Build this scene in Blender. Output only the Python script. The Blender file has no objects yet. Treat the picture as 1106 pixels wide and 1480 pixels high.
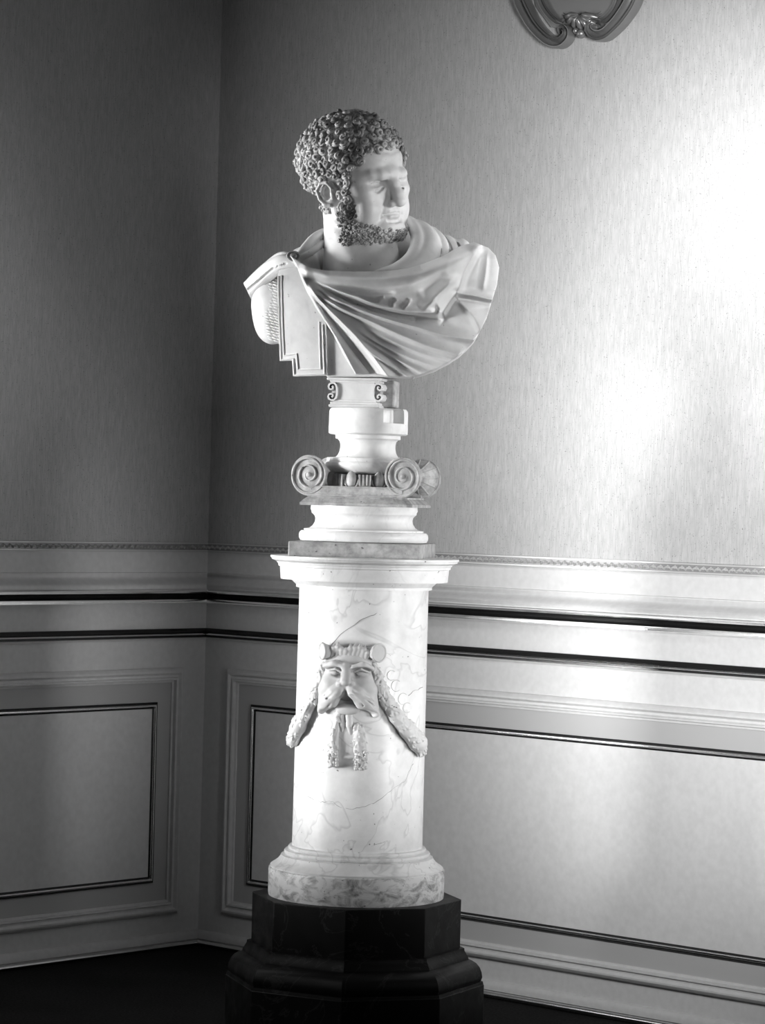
import bpy, math, random
import numpy as np
from mathutils import Matrix, Vector
random.seed(7); RNG = np.random.RandomState(11)
SC = bpy.context.scene
COL = SC.collection
# ------------------------------------------------------------------ camera, light, exposure
F_PX, YAW, PITCH, ROLL = 4135.7, 0.73851, -0.004309, 0.026541
CORNER_D = 7.7                               # distance to the room corner
CORNER_X = -0.0606418 * CORNER_D
CAM_H = 0.1572 * CORNER_D
cr, sr, cp, sp = math.cos(ROLL), math.sin(ROLL), math.cos(PITCH), math.sin(PITCH)
cam = bpy.data.cameras.new('camera'); cam_o = bpy.data.objects.new('camera', cam); COL.objects.link(cam_o)
R_ = Vector((cr, -sp*sr, cp*sr)); U_ = Vector((-sr, -sp*cr, cp*cr)); F_ = Vector((0, cp, sp))
cam_o.matrix_world = Matrix(((R_.x, U_.x, -F_.x, 0), (R_.y, U_.y, -F_.y, 0), (R_.z, U_.z, -F_.z, CAM_H), (0, 0, 0, 1)))
cam.sensor_fit = 'HORIZONTAL'; cam.sensor_width = 36; cam.lens = 36*F_PX/1106; cam.clip_start = 0.1
SC.camera = cam_o
SC.view_settings.view_transform = 'Standard'; SC.view_settings.look = 'None'
SC.view_settings.gamma = 1; SC.view_settings.use_curve_mapping = False; SC.view_settings.exposure = 0.0
world = bpy.data.worlds.new('world'); SC.world = world; world.use_nodes = True
world.node_tree.nodes['Background'].inputs[0].default_value = (.8, .8, .8, 1)
world.node_tree.nodes['Background'].inputs[1].default_value = 0.04
def area(name, loc, target, sx, sy, power, spread=180):
    l = bpy.data.lights.new(name, 'AREA'); l.shape = 'RECTANGLE'; l.size = sx; l.size_y = sy; l.energy = power
    l.spread = math.radians(spread)
    o = bpy.data.objects.new(name, l); COL.objects.link(o); o.location = loc
    o.rotation_euler = (Vector(target)-Vector(loc)).to_track_quat('-Z', 'Y').to_euler(); return o
dR = Vector((math.cos(YAW), -math.sin(YAW), 0)); nR = Vector((-math.sin(YAW), -math.cos(YAW), 0))   # right wall: along, inward normal
dL = Vector((-math.sin(YAW), -math.cos(YAW), 0)); nL = Vector((math.cos(YAW), -math.sin(YAW), 0))   # left wall
CORNER = Vector((CORNER_X, CORNER_D, 0))
def wallR(s, n, z): return CORNER + dR*s + nR*n + Vector((0, 0, z))
def wallL(s, n, z): return CORNER + dL*s + nL*n + Vector((0, 0, z))
area('lamp_wall_high', wallR(2.75, 1.25, 2.00), wallR(1.65, 0, 1.85), .4, .4, 7.6, 56)
area('lamp_wall_low', wallR(2.75, 1.25, .95), wallR(1.6, 0, .78), .4, .4, 5.3, 64)
area('window_left', wallL(2.75, .03, 1.75), wallL(2.75, 2, 1.75), 2.9, 1.7, 26)
area('lamp_left', wallL(1.36, .13, 1.78), (-.03, 6.4, 1.95), .3, .3, .95, 36)
for z_, e_ in ((1.42, 1.6), (1.08, 1.1), (.66, 1.5)):      # two stands of narrow-beam lamps, one on each side of the bust
    area('lamp_left', wallL(2.05, .22, z_), (-.06, 6.4, z_+.02), .45, .3, e_, 29)
for z_, e_, s_, n_ in ((1.85, .27, 2.12, .26), (1.50, .30, 2.12, .26), (1.12, .36, 2.4, .58), (.68, .40, 2.4, .58)):
    area('lamp_right', wallR(s_, n_, z_), (-.05, 6.4, z_-.02), .2, .3, e_, 36)

# ------------------------------------------------------------------ pixels to metres (on the column's axis)
D = 6.4
S = D/F_PX
def ray(x, y):
    u = x-553; v = -(y-740)
    u, v = cr*u-sr*v, sr*u+cr*v
    return Vector((u, cp*F_PX-sp*v, sp*F_PX+cp*v))
def W(x, y, off=0.0):
    """photo pixel + depth offset (px units, + = further) -> world"""
    r = ray(x, y); t = (D+off*S)/r.y
    return Vector((r.x*t, r.y*t, r.z*t+CAM_H))
def Hc(y, x=300):
    """height of a line that meets the room corner at photo row y"""
    r = ray(x, y); return r.z*CORNER_D/r.y + CAM_H

# ------------------------------------------------------------------ materials (a black-and-white photograph: all greys)
def mat(name, col=.8, rough=.5, metal=0.0, build=None, spec=.5):
    m = bpy.data.materials.new(name); m.use_nodes = True
    nt = m.node_tree; b = nt.nodes['Principled BSDF']
    b.inputs['Base Color'].default_value = (col, col, col, 1); b.inputs['Roughness'].default_value = rough
    b.inputs['Metallic'].default_value = metal; b.inputs['Specular IOR Level'].default_value = spec
    if build: build(nt, b)
    return m
def nd(nt, t, **kw):
    n = nt.nodes.new(t)
    for k, v in kw.items():
        if k in n.inputs: n.inputs[k].default_value = v
        else: setattr(n, k, v)
    return n
def coords(nt, scale=(1, 1, 1), kind='Object'):
    tc = nd(nt, 'ShaderNodeTexCoord'); mp = nd(nt, 'ShaderNodeMapping'); mp.inputs['Scale'].default_value = scale
    nt.links.new(tc.outputs[kind], mp.inputs[0]); return mp.outputs[0]
def ramp(nt, src, stops):
    r = nd(nt, 'ShaderNodeValToRGB'); e = r.color_ramp.elements
    while len(e) < len(stops): e.new(.5)
    for el, (p, c) in zip(e, stops): el.position = p; el.color = (c, c, c, 1)
    nt.links.new(src, r.inputs[0]); return r.outputs[0]
def noise(nt, vec, scale, detail=3, rough=.5, dist=0):
    n = nd(nt, 'ShaderNodeTexNoise'); n.inputs['Scale'].default_value = scale; n.inputs['Detail'].default_value = detail
    n.inputs['Roughness'].default_value = rough; n.inputs['Distortion'].default_value = dist
    nt.links.new(vec, n.inputs['Vector']); return n.outputs['Fac']
def mul(nt, a, b):
    m = nd(nt, 'ShaderNodeMix', data_type='RGBA', blend_type='MULTIPLY'); m.inputs[0].default_value = 1
    nt.links.new(a, m.inputs[6]); nt.links.new(b, m.inputs[7]); return m.outputs[2]
def bump(nt, b, h, strength, dist):
    n = nd(nt, 'ShaderNodeBump'); n.inputs['Strength'].default_value = strength; n.inputs['Distance'].default_value = dist
    nt.links.new(h, n.inputs['Height']); nt.links.new(n.outputs[0], b.inputs['Normal'])
def f_paper(nt, b):
    v = coords(nt, (1, 1, .055), 'Object'); t1 = noise(nt, v, 620, 2, .6)
    v2 = coords(nt, (1, 1, .3), 'Object'); t2 = noise(nt, v2, 70, 4, .65)
    v3 = coords(nt, (1, 1, .7)); sp_ = noise(nt, v3, 420, 1, .4)
    a = ramp(nt, t1, [(.3, .42), (.7, .55)]); c = ramp(nt, t2, [(.3, .88), (.7, 1)]); d = ramp(nt, sp_, [(.25, .5), (.30, 1)])
    nt.links.new(mul(nt, mul(nt, a, c), d), b.inputs['Base Color']); bump(nt, b, t1, .25, .001)
def f_paint(nt, b):
    v = coords(nt); n = noise(nt, v, 60, 4); n2 = noise(nt, v, 2.2, 3)
    nt.links.new(mul(nt, ramp(nt, n, [(.3, .60), (.7, .66)]), ramp(nt, n2, [(.3, .94), (.7, 1)])), b.inputs['Base Color']); bump(nt, b, n, .05, .001)
def f_marble(base=.80, vein=.55, dirt=.25, speck=True, scale=1.0):
    def f(nt, b):
        v = coords(nt, (scale, scale, scale), 'Object')
        n1 = noise(nt, v, 9, 6, .6, 1.2); a = ramp(nt, n1, [(.25, base*.86), (.6, base)])
        n2 = noise(nt, v, 4.5, 3, .5, 2.2)
        out = mul(nt, a, ramp(nt, n2, [(.0, 1), (.47, 1), (.5, vein), (.515, 1)])) if vein < 1 else a
        if speck:
            n3 = noise(nt, v, 95, 2, .5); out = mul(nt, out, ramp(nt, n3, [(.24, dirt), (.275, 1)]))
        n4 = noise(nt, v, 30, 4, .6); out = mul(nt, out, ramp(nt, n4, [(.3, .9), (.6, 1)]))
        nt.links.new(out, b.inputs['Base Color']); bump(nt, b, noise(nt, v, 140, 3), .06, .001)
    return f
def f_base_stain(nt, b):
    v = coords(nt, (1, 1, 1.6)); n = noise(nt, v, 26, 7, .68, .6); n2 = noise(nt, v, 7, 4, .5); n3 = noise(nt, v, 100, 2)
    out = mul(nt, ramp(nt, n, [(.34, .24), (.54, .82)]), ramp(nt, n3, [(.25, .3), (.29, 1)]))
    out = mul(nt, out, ramp(nt, n2, [(.3, .7), (.55, 1)]))
    nt.links.new(out, b.inputs['Base Color'])
def f_old(nt, b):
    v = coords(nt); n = noise(nt, v, 40, 6, .65); n2 = noise(nt, v, 120, 2)
    nt.links.new(mul(nt, ramp(nt, n, [(.3, .22), (.65, .52)]), ramp(nt, n2, [(.25, .3), (.3, 1)])), b.inputs['Base Color']); bump(nt, b, n, .15, .002)
def f_hair(nt, b):
    v = coords(nt); n = noise(nt, v, 14, 5, .6); n2 = noise(nt, v, 90, 3)
    nt.links.new(mul(nt, ramp(nt, n, [(.36, .13), (.58, .66)]), ramp(nt, n2, [(.3, .6), (.5, 1)])), b.inputs['Base Color'])
def f_floor(nt, b):
    v = coords(nt); n = noise(nt, v, 160, 3); n2 = noise(nt, v, 4, 3)
    nt.links.new(mul(nt, ramp(nt, n, [(.3, .006), (.7, .022)]), ramp(nt, n2, [(.3, .6), (.7, 1)])), b.inputs['Base Color']); bump(nt, b, n, .5, .004)
def f_black(nt, b):
    v = coords(nt); n = noise(nt, v, 18, 6, .6); n2 = noise(nt, v, 6, 6, .6, 1.5)
    nt.links.new(ramp(nt, n2, [(.0, .006), (.485, .007), (.5, .03), (.515, .007)]), b.inputs['Base Color'])
    nt.links.new(ramp(nt, n, [(.3, .36), (.7, .55)]), b.inputs['Roughness'])
def f_gilt(nt, b):
    v = coords(nt); n = noise(nt, v, 35, 4)
    nt.links.new(ramp(nt, n, [(.3, .13), (.7, .20)]), b.inputs['Roughness']); bump(nt, b, noise(nt, v, 14, 2), .05, .002)
M_paper = mat('woven_wallpaper', .5, .97, build=f_paper, spec=.06)
M_paint = mat('dado_paint', .6, .85, build=f_paint, spec=.12)
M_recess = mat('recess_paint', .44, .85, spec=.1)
M_marble = mat('white_statuary_marble', .8, .42, build=f_marble(.74, 1, .55), spec=.45)
M_socle = mat('pale_marble', .8, .4, build=f_marble(.84, .92, .25), spec=.45)
M_column = mat('veined_marble', .8, .38, build=f_marble(.80, .80, .2), spec=.45)
M_colbase = mat('stained_marble', .7, .45, build=f_base_stain, spec=.4)
M_old = mat('weathered_grey_marble', .5, .6, build=f_old, spec=.35)
M_mask = mat('carved_mask_marble', .7, .5, build=f_marble(.64, 1, .12), spec=.4)
M_hair = mat('grimy_carved_marble', .6, .6, build=f_hair, spec=.3)
M_black = mat('black_marble', .01, .3, build=f_black, spec=.16)
M_floor = mat('dark_carpet', .012, .95, build=f_floor, spec=.1)
M_gilt = mat('gilt_metal', .95, .2, 1.0, build=f_gilt)
M_ornament = mat('dull_gilt', .34, .5, .35)
M_leaf = mat('worn_gilt_leaf', .62, .45, .35)
M_frame = mat('frame_gilt', .30, .36, .6)
M_dark_reflection = mat('dark_reflection_gilt', .035, .25, .6)  # near-black gilt copy: the mirrored dark room put into its colour

# ------------------------------------------------------------------ mesh helpers
def mesh_from(verts, quads, tris=None):
    """fast mesh from arrays"""
    me = bpy.data.meshes.new('mesh'); verts = np.asarray(verts, np.float32)
    q = np.asarray(quads, np.int32).reshape(-1, 4); nq = len(q)
    t = np.asarray(tris if tris is not None else [], np.int32).reshape(-1, 3); ntri = len(t)
    me.vertices.add(len(verts)); me.vertices.foreach_set('co', verts.ravel())
    me.loops.add(nq*4+ntri*3); me.loops.foreach_set('vertex_index', np.concatenate([q.ravel(), t.ravel()]).astype(np.int32))
    me.polygons.add(nq+ntri)
    me.polygons.foreach_set('loop_start', np.concatenate([np.arange(nq)*4, nq*4+np.arange(ntri)*3]).astype(np.int32))
    me.update(calc_edges=True); me.validate(); return me
class MB:
    """gathers pieces of ONE object"""
    def __init__(s): s.v = []; s.f = []
    def add(s, vs, fs):
        o = len(s.v); s.v += [tuple(v) for v in vs]; s.f += [tuple(i+o for i in f) for f in fs]; return s
    def box(s, lo, hi):
        (a, b, c), (d, e, f) = lo, hi
        return s.add([(a, b, c), (d, b, c), (d, e, c), (a, e, c), (a, b, f), (d, b, f), (d, e, f), (a, e, f)],
                     [(0, 3, 2, 1), (4, 5, 6, 7), (0, 1, 5, 4), (1, 2, 6, 5), (2, 3, 7, 6), (3, 0, 4, 7)])
    def rings(s, rings, cap=True, closed=True):
        n = len(rings[0]); vs = [p for r in rings for p in r]; fs = []
        m = n if closed else n-1
        for i in range(len(rings)-1):
            for j in range(m):
                k = (j+1) % n; fs.append((i*n+j, i*n+k, (i+1)*n+k, (i+1)*n+j))
        if cap: fs.append(tuple(range(n))[::-1]); fs.append(tuple((len(rings)-1)*n+j for j in range(n)))
        return s.add(vs, fs)
    def lathe(s, prof, n=96, rfun=None):
        rings = []
        for i, (r, z) in enumerate(prof):
            ring = []
            for j in range(n):
                a = 2*math.pi*j/n; rr = r if rfun is None else rfun(a, r, z)
                ring.append((rr*math.cos(a), rr*math.sin(a), z))
            rings.append(ring)
        return s.rings(rings)
    def tube(s, pts, rad, n=8, cap=True):
        pts = [Vector(p) for p in pts]; rings = []
        for i, p in enumerate(pts):
            t = (pts[min(i+1, len(pts)-1)]-pts[max(i-1, 0)]).normalized()
            if i == 0: a = t.orthogonal().normalized()
            else: a = (a-t*a.dot(t)).normalized()
            b = t.cross(a); r = rad[i] if hasattr(rad, '__len__') else rad
            rings.append([p+(a*math.cos(2*math.pi*j/n)+b*math.sin(2*math.pi*j/n))*r for j in range(n)])
        return s.rings(rings, cap)
    def ball(s, c, r, nu=10, nv=6):
        rx, ry, rz = r if hasattr(r, '__len__') else (r, r, r); rings = []
        for i in range(nv+1):
            a = -math.pi/2+math.pi*(i+.02 if i == 0 else i-.02 if i == nv else i)/nv
            rings.append([(c[0]+rx*math.cos(a)*math.cos(2*math.pi*j/nu), c[1]+ry*math.cos(a)*math.sin(2*math.pi*j/nu), c[2]+rz*math.sin(a)) for j in range(nu)])
        return s.rings(rings)
    def prism(s, poly, y0, y1, flip=False):
        """polygon in x,z pushed from y0 to y1"""
        return s.rings([[(x, y0, z) for x, z in poly], [(x, y1, z) for x, z in poly]])
    def mesh(s):
        me = bpy.data.meshes.new('mesh'); me.from_pydata(s.v, [], s.f); me.validate(); return me
def link(name, me, m, parent=None, smooth=35, bevel=0, local=True):
    if isinstance(me, MB): me = me.mesh()
    me.name = name
    import bmesh
    bm = bmesh.new(); bm.from_mesh(me); bmesh.ops.recalc_face_normals(bm, faces=bm.faces); bm.to_mesh(me); bm.free()
    if smooth:
        me.shade_smooth()
        me.set_sharp_from_angle(angle=math.radians(smooth))
    me.materials.append(m)
    o = bpy.data.objects.new(name, me); COL.objects.link(o)
    if parent: o.parent = parent
    if bevel:
        b = o.modifiers.new('bevel', 'BEVEL'); b.width = bevel; b.segments = 2; b.limit_method = 'ANGLE'
    return o
def tag(o, label=None, cat=None, group=None, kind=None):
    for k, v in (('label', label), ('category', cat), ('group', group), ('kind', kind)):
        if v: o[k] = v
    return o
def empty(name, loc, rz, label, cat):
    o = bpy.data.objects.new(name, None); COL.objects.link(o); o.location = loc; o.rotation_euler = (0, 0, rz)
    o.empty_display_size = .1; return tag(o, label, cat)

# ------------------------------------------------------------------ the room
Z_TOP = 3.1
def wall_matrix(d, n):    # local x along the wall from the corner, y into the room, z up
    return Matrix(((d.x, n.x, 0, CORNER.x), (d.y, n.y, 0, CORNER.y), (0, 0, 1, 0), (0, 0, 0, 1)))
MR, ML = wall_matrix(dR, nR), wall_matrix(dL, nL)
def profile_run(prof, s0, s1, miter0=True):
    """moulding along a wall; prof = [(out, z)...]; the corner end is mitred"""
    m = MB()
    m.rings([[((o if miter0 else 0)+s0, o, z) for o, z in prof], [(s1, o, z) for o, z in prof]]); return m
def frame(prof, x0, x1, z0, z1):
    """mitred rectangular moulding; prof = [(inset, out)...]"""
    m = MB(); rings = []
    for (cx_, cz_, sx, sz) in ((x0, z0, 1, 1), (x1, z0, -1, 1), (x1, z1, -1, -1), (x0, z1, 1, -1)):
        rings.append([(cx_+sx*i, o, cz_+sz*i) for i, o in prof])
    rings.append(rings[0]); m.rings(rings, cap=False); return m
zt0, zt1 = Hc(797.5), Hc(783.9)                 # ornament band
z_thin, z_g1a, z_g1b = Hc(827), Hc(851.4), Hc(871)
z_g2a, z_g2b = Hc(907.5), Hc(923.5)
z_po, z_pi = Hc(963.4), Hc(984)
z_b0, z_b1 = Hc(1011.4), Hc(1268)
z_po2 = Hc(1315)
z_bb = Hc(1352.7)
def half_round(z0, z1, r, n=10):
    c, h = (z0+z1)/2, (z1-z0)/2
    return [(0.0, z0)]+[(r*math.cos(a), c+h*math.sin(a)) for a in [(-.5+i/n)*math.pi for i in range(n+1)]]+[(0.0, z1)]
def build_wall(name, Mx, L, panels, label_side):
    w = MB().box((-.12, -.12, -.02), (L, 0, Z_TOP))
    # wall: paint below the band, paper above (two materials on one slab)
    w = MB().box((-.12, -.12, -.02), (L, 0, zt0+.002)); wl = link(name, w, M_paint, None, 0); wl.matrix_world = Mx; tag(wl, kind='structure')
    p = link('wallpaper', MB().box((-.12, -.12, zt0+.002), (L, .001, Z_TOP)), M_paper, wl, 0)
    # ornament band: flat strip, two fillets, a running row of crossing leaves
    hb = zt1-zt0
    band = MB().box((0, 0, zt0), (L, .005, zt1)); link('ornament_strip', band, M_ornament, wl, 0)
    fil = MB()
    for z in (zt0+.001, zt1-.0045): fil.box((0, .004, z), (L, .0095, z+.0035))
    link('band_fillet', fil, M_leaf, wl, 0)
    lv = MB(); pitch = .0205; zc = (zt0+zt1)/2; k = 0; x = .012
    while x < min(L-.02, 2.35):
        for sgn in (1, -1):
            ang = sgn*math.radians(40); cx_ = x+(.25 if sgn > 0 else -.25)*pitch
            for q in (0, 1):
                l_, w_ = hb*.40, hb*.10; ca, sa = math.cos(ang), math.sin(ang)
                pts = [(-l_, 0), (0, w_), (l_, 0), (0, -w_)]
                vs = [(cx_+ca*a-sa*b, .006, zc+sa*a+ca*b) for a, b in pts]+[(cx_, .0145+.001*sgn, zc)]
                if q == 0: lv.add(vs, [(0, 1, 4), (1, 2, 4), (2, 3, 4), (3, 0, 4)])
        lv.ball((x+pitch*.5, .007, zc), (.003, .003, .003), 6, 4)
        x += pitch
    o = link('carved_leaf', lv, M_leaf, wl, 0); o['kind'] = 'stuff'
    # cove / cyma below the band
    pr = [(0, z_g1a)]
    for i in range(17):
        t = i/16; z = z_g1a+.001+(z_thin-z_g1a-.002)*t
        pr.append((.004+.026*(1-t)**1.0+.009*math.sin(2*math.pi*t), z))
    pr.append((0, z_thin))
    link('cove_moulding', profile_run(pr, 0, L), M_paint, wl, 50)
    # polished rail: fillet, deep hollow, fillet
    h1 = z_g1a-z_g1b
    pr = [(0, z_g1b), (.030, z_g1b), (.0335, z_g1b+h1*.05), (.034, z_g1b+h1*.17), (.0325, z_g1b+h1*.30), (.028, z_g1b+h1*.36)]
    pr += [(.028-.014*math.sin(a), z_g1b+h1*(.36+.36*(a/math.pi))) for a in [i/10*math.pi for i in range(1, 11)]]
    pr += [(.036, z_g1b+h1*.73), (.0385, z_g1b+h1*.77), (.039, z_g1b+h1*.85), (.038, z_g1b+h1*.92), (.033, z_g1a), (0, z_g1a)]
    link('gilt_rail', profile_run(pr, 0, L), M_gilt, wl, 25)
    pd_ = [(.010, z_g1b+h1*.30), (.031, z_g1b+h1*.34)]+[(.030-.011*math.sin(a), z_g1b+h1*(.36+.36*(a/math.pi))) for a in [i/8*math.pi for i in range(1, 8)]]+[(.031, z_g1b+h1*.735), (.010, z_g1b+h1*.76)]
    link('rail_dark_reflection', profile_run(pd_, 0, L), M_dark_reflection, wl, 40)  # dark strip laid in the hollow, painting in its dark reflection
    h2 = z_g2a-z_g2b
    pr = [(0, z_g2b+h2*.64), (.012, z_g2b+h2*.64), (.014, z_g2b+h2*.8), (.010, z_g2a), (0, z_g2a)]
    link('dark_reflection_strip', profile_run(pr, 0, L), M_dark_reflection, wl, 40)  # added dark strip above the bead, imitating its dark reflection
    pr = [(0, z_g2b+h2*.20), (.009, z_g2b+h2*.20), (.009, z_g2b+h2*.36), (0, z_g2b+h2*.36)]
    link('dark_reflection_strip', profile_run(pr, 0, L), M_dark_reflection, wl, 40)  # painted dark reflection below the bead
    pr = half_round(z_g2b+h2*.33, z_g2a-h2*.34, .016)
    link('gilt_bead', profile_run(pr, 0, L), M_gilt, wl, 40)
    pr = [(0, z_g2b), (.007, z_g2b), (.010, z_g2b+h2*.11), (.006, z_g2b+h2*.22), (0, z_g2b+h2*.22)]
    link('bead_fillet', profile_run(pr, 0, L), M_paint, wl, 40)
    wd = z_po-z_pi; inn = z_pi-z_b0
    for (x0, x1) in panels:
        pr = [(0, 0), (0, .010), (.0025, .014), (.009, .019), (.013, .0195), (.0185, .013), (.0235, .012), (.027, .019), (.031, .0185), (.0325, .009), (wd, .008), (wd, 0)]
        fr = link('panel_frame', frame(pr, x0, x1, z_po2, z_po), M_paint, wl, 30)
        g = inn+wd
        link('panel_recess', frame([(wd-.001, -.002), (wd-.001, .0035), (g+.002, .0035), (g+.002, -.002)], x0, x1, z_po2, z_po), M_recess, wl, 0)
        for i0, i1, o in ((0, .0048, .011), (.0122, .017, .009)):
            link('dark_reflection_strip', frame([(i0, 0), (i0, o*.8), ((i0+i1)/2, o), (i1, o*.8), (i1, 0)], x0+g, x1-g, z_b1, z_b0), M_dark_reflection, wl, 30)  # added dark strips either side of the bead imitate dark reflections
        pr = [(.004, 0)]+[(.004+.0045*(1-math.cos(a)), .005+.009*math.sin(a)) for a in [i/10*math.pi for i in range(11)]]+[(.013, 0)]
        link('gilt_bead', frame(pr, x0+g, x1-g, z_b1, z_b0), M_gilt, wl, 40)
        link('field_panel', MB().box((x0+g+.012, -.002, z_b1+.012), (x1-g-.012, .006, z_b0-.012)), M_paint, wl, 0, .002)
    # skirting with its shoe
    pr = [(0, z_bb-.004), (.016, z_bb-.004), (.016, z_bb+.006), (.011, z_bb+.014), (.004, z_bb+.018), (0, z_bb+.018)]
    side = name.split('_')[1]
    b = link('baseboard_'+side, profile_run(pr, 0, L), M_paint, None, 40); b.matrix_world = Mx; tag(b, kind='structure')
    pr = half_round(z_bb-.026, z_bb-.003, .024)
    t = link('trim_1' if side == 'left' else 'trim_2', profile_run(pr, 0, L), M_gilt, None, 40); t.matrix_world = Mx; tag(t, kind='structure')
    return wl
wall_left = build_wall('wall_left', ML, 4.6, [(-2.4+.0, 0)] and [(.0893, 1.75), (1.93, 3.6)], 'left')
wall_right = build_wall('wall_right', MR, 4.6, [(.0972, 2.55), (2.73, 4.4)], 'right')
fl = link('floor', MB().box((-5, -.5, -.1), (5, 9, 0)), M_floor, None, 0); tag(fl, kind='structure')

# ------------------------------------------------------------------ implicit sculpting: voxel field + surface nets
class Vol:
    def __init__(s, lo, hi, h):
        s.lo = np.array(lo, np.float32); s.h = h
        s.n = [int(math.ceil((b-a)/h))+1 for a, b in zip(lo, hi)]
        s.F = np.full(s.n, 30., np.float32)
        s.ax = [s.lo[i]+h*np.arange(s.n[i], dtype=np.float32) for i in range(3)]
    def win(s, lo, hi):
        sl = []
        for i in range(3):
            a = max(0, int((lo[i]-s.lo[i])/s.h)); b = min(s.n[i], int((hi[i]-s.lo[i])/s.h)+2); sl.append(slice(a, max(a, b)))
        g = [s.ax[0][sl[0]][:, None, None], s.ax[1][sl[1]][None, :, None], s.ax[2][sl[2]][None, None, :]]
        return tuple(sl), g
    def put(s, sl, d, k, op):
        A = s.F[sl]
        if op == 'add':
            if k > 0:
                h = np.clip(.5+.5*(A-d)/k, 0, 1); s.F[sl] = A*(1-h)+d*h-k*h*(1-h)
            else: s.F[sl] = np.minimum(A, d)
        else:
            d = -d
            if k > 0:
                h = np.clip(.5-.5*(A-d)/k, 0, 1); s.F[sl] = A*(1-h)+d*h+k*h*(1-h)
            else: s.F[sl] = np.maximum(A, d)
    def ell(s, c, r, k=6, op='add', rot=None):
        m = max(r)+k+8 if rot is not None else 0
        ex = [m]*3 if rot is not None else [q+k+8 for q in r]
        sl, (X, Y, Z) = s.win([c[i]-ex[i] for i in range(3)], [c[i]+ex[i] for i in range(3)])
        if s.F[sl].size == 0: return s
        X, Y, Z = X-c[0], Y-c[1], Z-c[2]
        if rot is not None:
            Rm = np.array(rot); X, Y, Z = (Rm[0, 0]*X+Rm[1, 0]*Y+Rm[2, 0]*Z, Rm[0, 1]*X+Rm[1, 1]*Y+Rm[2, 1]*Z, Rm[0, 2]*X+Rm[1, 2]*Y+Rm[2, 2]*Z)
        k0 = np.sqrt((X/r[0])**2+(Y/r[1])**2+(Z/r[2])**2); k1 = np.sqrt((X/r[0]**2)**2+(Y/r[1]**2)**2+(Z/r[2]**2)**2)+1e-6
        d = np.where(k0 > .05, k0*(k0-1)/k1, -min(r)).astype(np.float32)
        s.put(sl, d, k, op); return s
    def cap(s, a, b, ra, rb=None, k=4, op='add'):
        rb = ra if rb is None else rb; m = max(ra, rb)+k+6
        a, b = np.array(a, float), np.array(b, float)
        sl, (X, Y, Z) = s.win(np.minimum(a, b)-m, np.maximum(a, b)+m)
        if s.F[sl].size == 0: return s
        ab = b-a; L2 = float(ab@ab)+1e-9
        t = np.clip(((X-a[0])*ab[0]+(Y-a[1])*ab[1]+(Z-a[2])*ab[2])/L2, 0, 1)
        d = np.sqrt((X-a[0]-ab[0]*t)**2+(Y-a[1]-ab[1]*t)**2+(Z-a[2]-ab[2]*t)**2)-(ra+(rb-ra)*t)
        s.put(sl, d.astype(np.float32), k, op); return s
    def chain(s, pts, rad, k=4, op='add'):
        for i in range(len(pts)-1):
            ra, rb = (rad[i], rad[i+1]) if hasattr(rad, '__len__') else (rad, rad)
            s.cap(pts[i], pts[i+1], ra, rb, k, op)
        return s
    def mesh(s):
        F = s.F; s0 = F < 0; n = F.shape
        cnt = np.zeros([q-1 for q in n], np.int8)
        for i in (0, 1):
            for j in (0, 1):
                for k in (0, 1): cnt += s0[i:n[0]-1+i, j:n[1]-1+j, k:n[2]-1+k]
        act = (cnt > 0) & (cnt < 8); idx = np.argwhere(act); del cnt
        gid = np.full(act.shape, -1, np.int32); gid[act] = np.arange(len(idx), dtype=np.int32)
        acc = np.zeros((len(idx), 3), np.float32); num = np.zeros(len(idx), np.float32)
        cs = [(i, j, k) for i in (0, 1) for j in (0, 1) for k in (0, 1)]
        val = {c: F[idx[:, 0]+c[0], idx[:, 1]+c[1], idx[:, 2]+c[2]] for c in cs}
        for a in cs:
            for ax in range(3):
                if a[ax] == 0:
                    b = tuple(a[q]+(1 if q == ax else 0) for q in range(3)); fa, fb = val[a], val[b]
                    m = (fa < 0) != (fb < 0); t = np.where(m, fa/np.where(m, fa-fb, 1), 0)
                    p = np.array(a, np.float32)+t[:, None]*(np.array(b)-np.array(a)); acc += p*m[:, None]; num += m
        V = s.lo+(idx+acc/num[:, None])*s.h
        quads = []
        for ax in range(3):
            o1, o2 = (ax+1) % 3, (ax+2) % 3
            sl1 = [slice(None)]*3; sl2 = [slice(None)]*3; sl1[ax] = slice(0, -1); sl2[ax] = slice(1, None)
            ed = s0[tuple(sl1)] != s0[tuple(sl2)]; E = np.argwhere(ed)
            E = E[(E[:, o1] > 0) & (E[:, o1] < n[o1]-1) & (E[:, o2] > 0) & (E[:, o2] < n[o2]-1)]
            def g(d1, d2):
                q = E.copy(); q[:, o1] -= d1; q[:, o2] -= d2; return gid[q[:, 0], q[:, 1], q[:, 2]]
            Q = np.stack([g(1, 1), g(0, 1), g(0, 0), g(1, 0)], 1)
            flip = ~s0[E[:, 0], E[:, 1], E[:, 2]]; Q[flip] = Q[flip][:, ::-1]; quads.append(Q)
        Q = np.concatenate(quads); Q = Q[(Q >= 0).all(1)]
        return V, Q
def place(V, O, rot=None, sc=S):
    V = np.asarray(V, np.float64)
    if rot is not None: V = V@np.array(rot).T
    return V*sc+np.array(O)
def vnormals(V, Q):
    n = np.cross(V[Q[:, 2]]-V[Q[:, 0]], V[Q[:, 3]]-V[Q[:, 1]]); N = np.zeros_like(V)
    for i in range(4): np.add.at(N, Q[:, i], n)
    return N/(np.linalg.norm(N, axis=1)[:, None]+1e-9)
def tess(name, V, Q, m, parent, O):
    me = mesh_from(V, Q); o = link(name, me, m, parent, 0); o.data.shade_smooth(); return o

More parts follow.
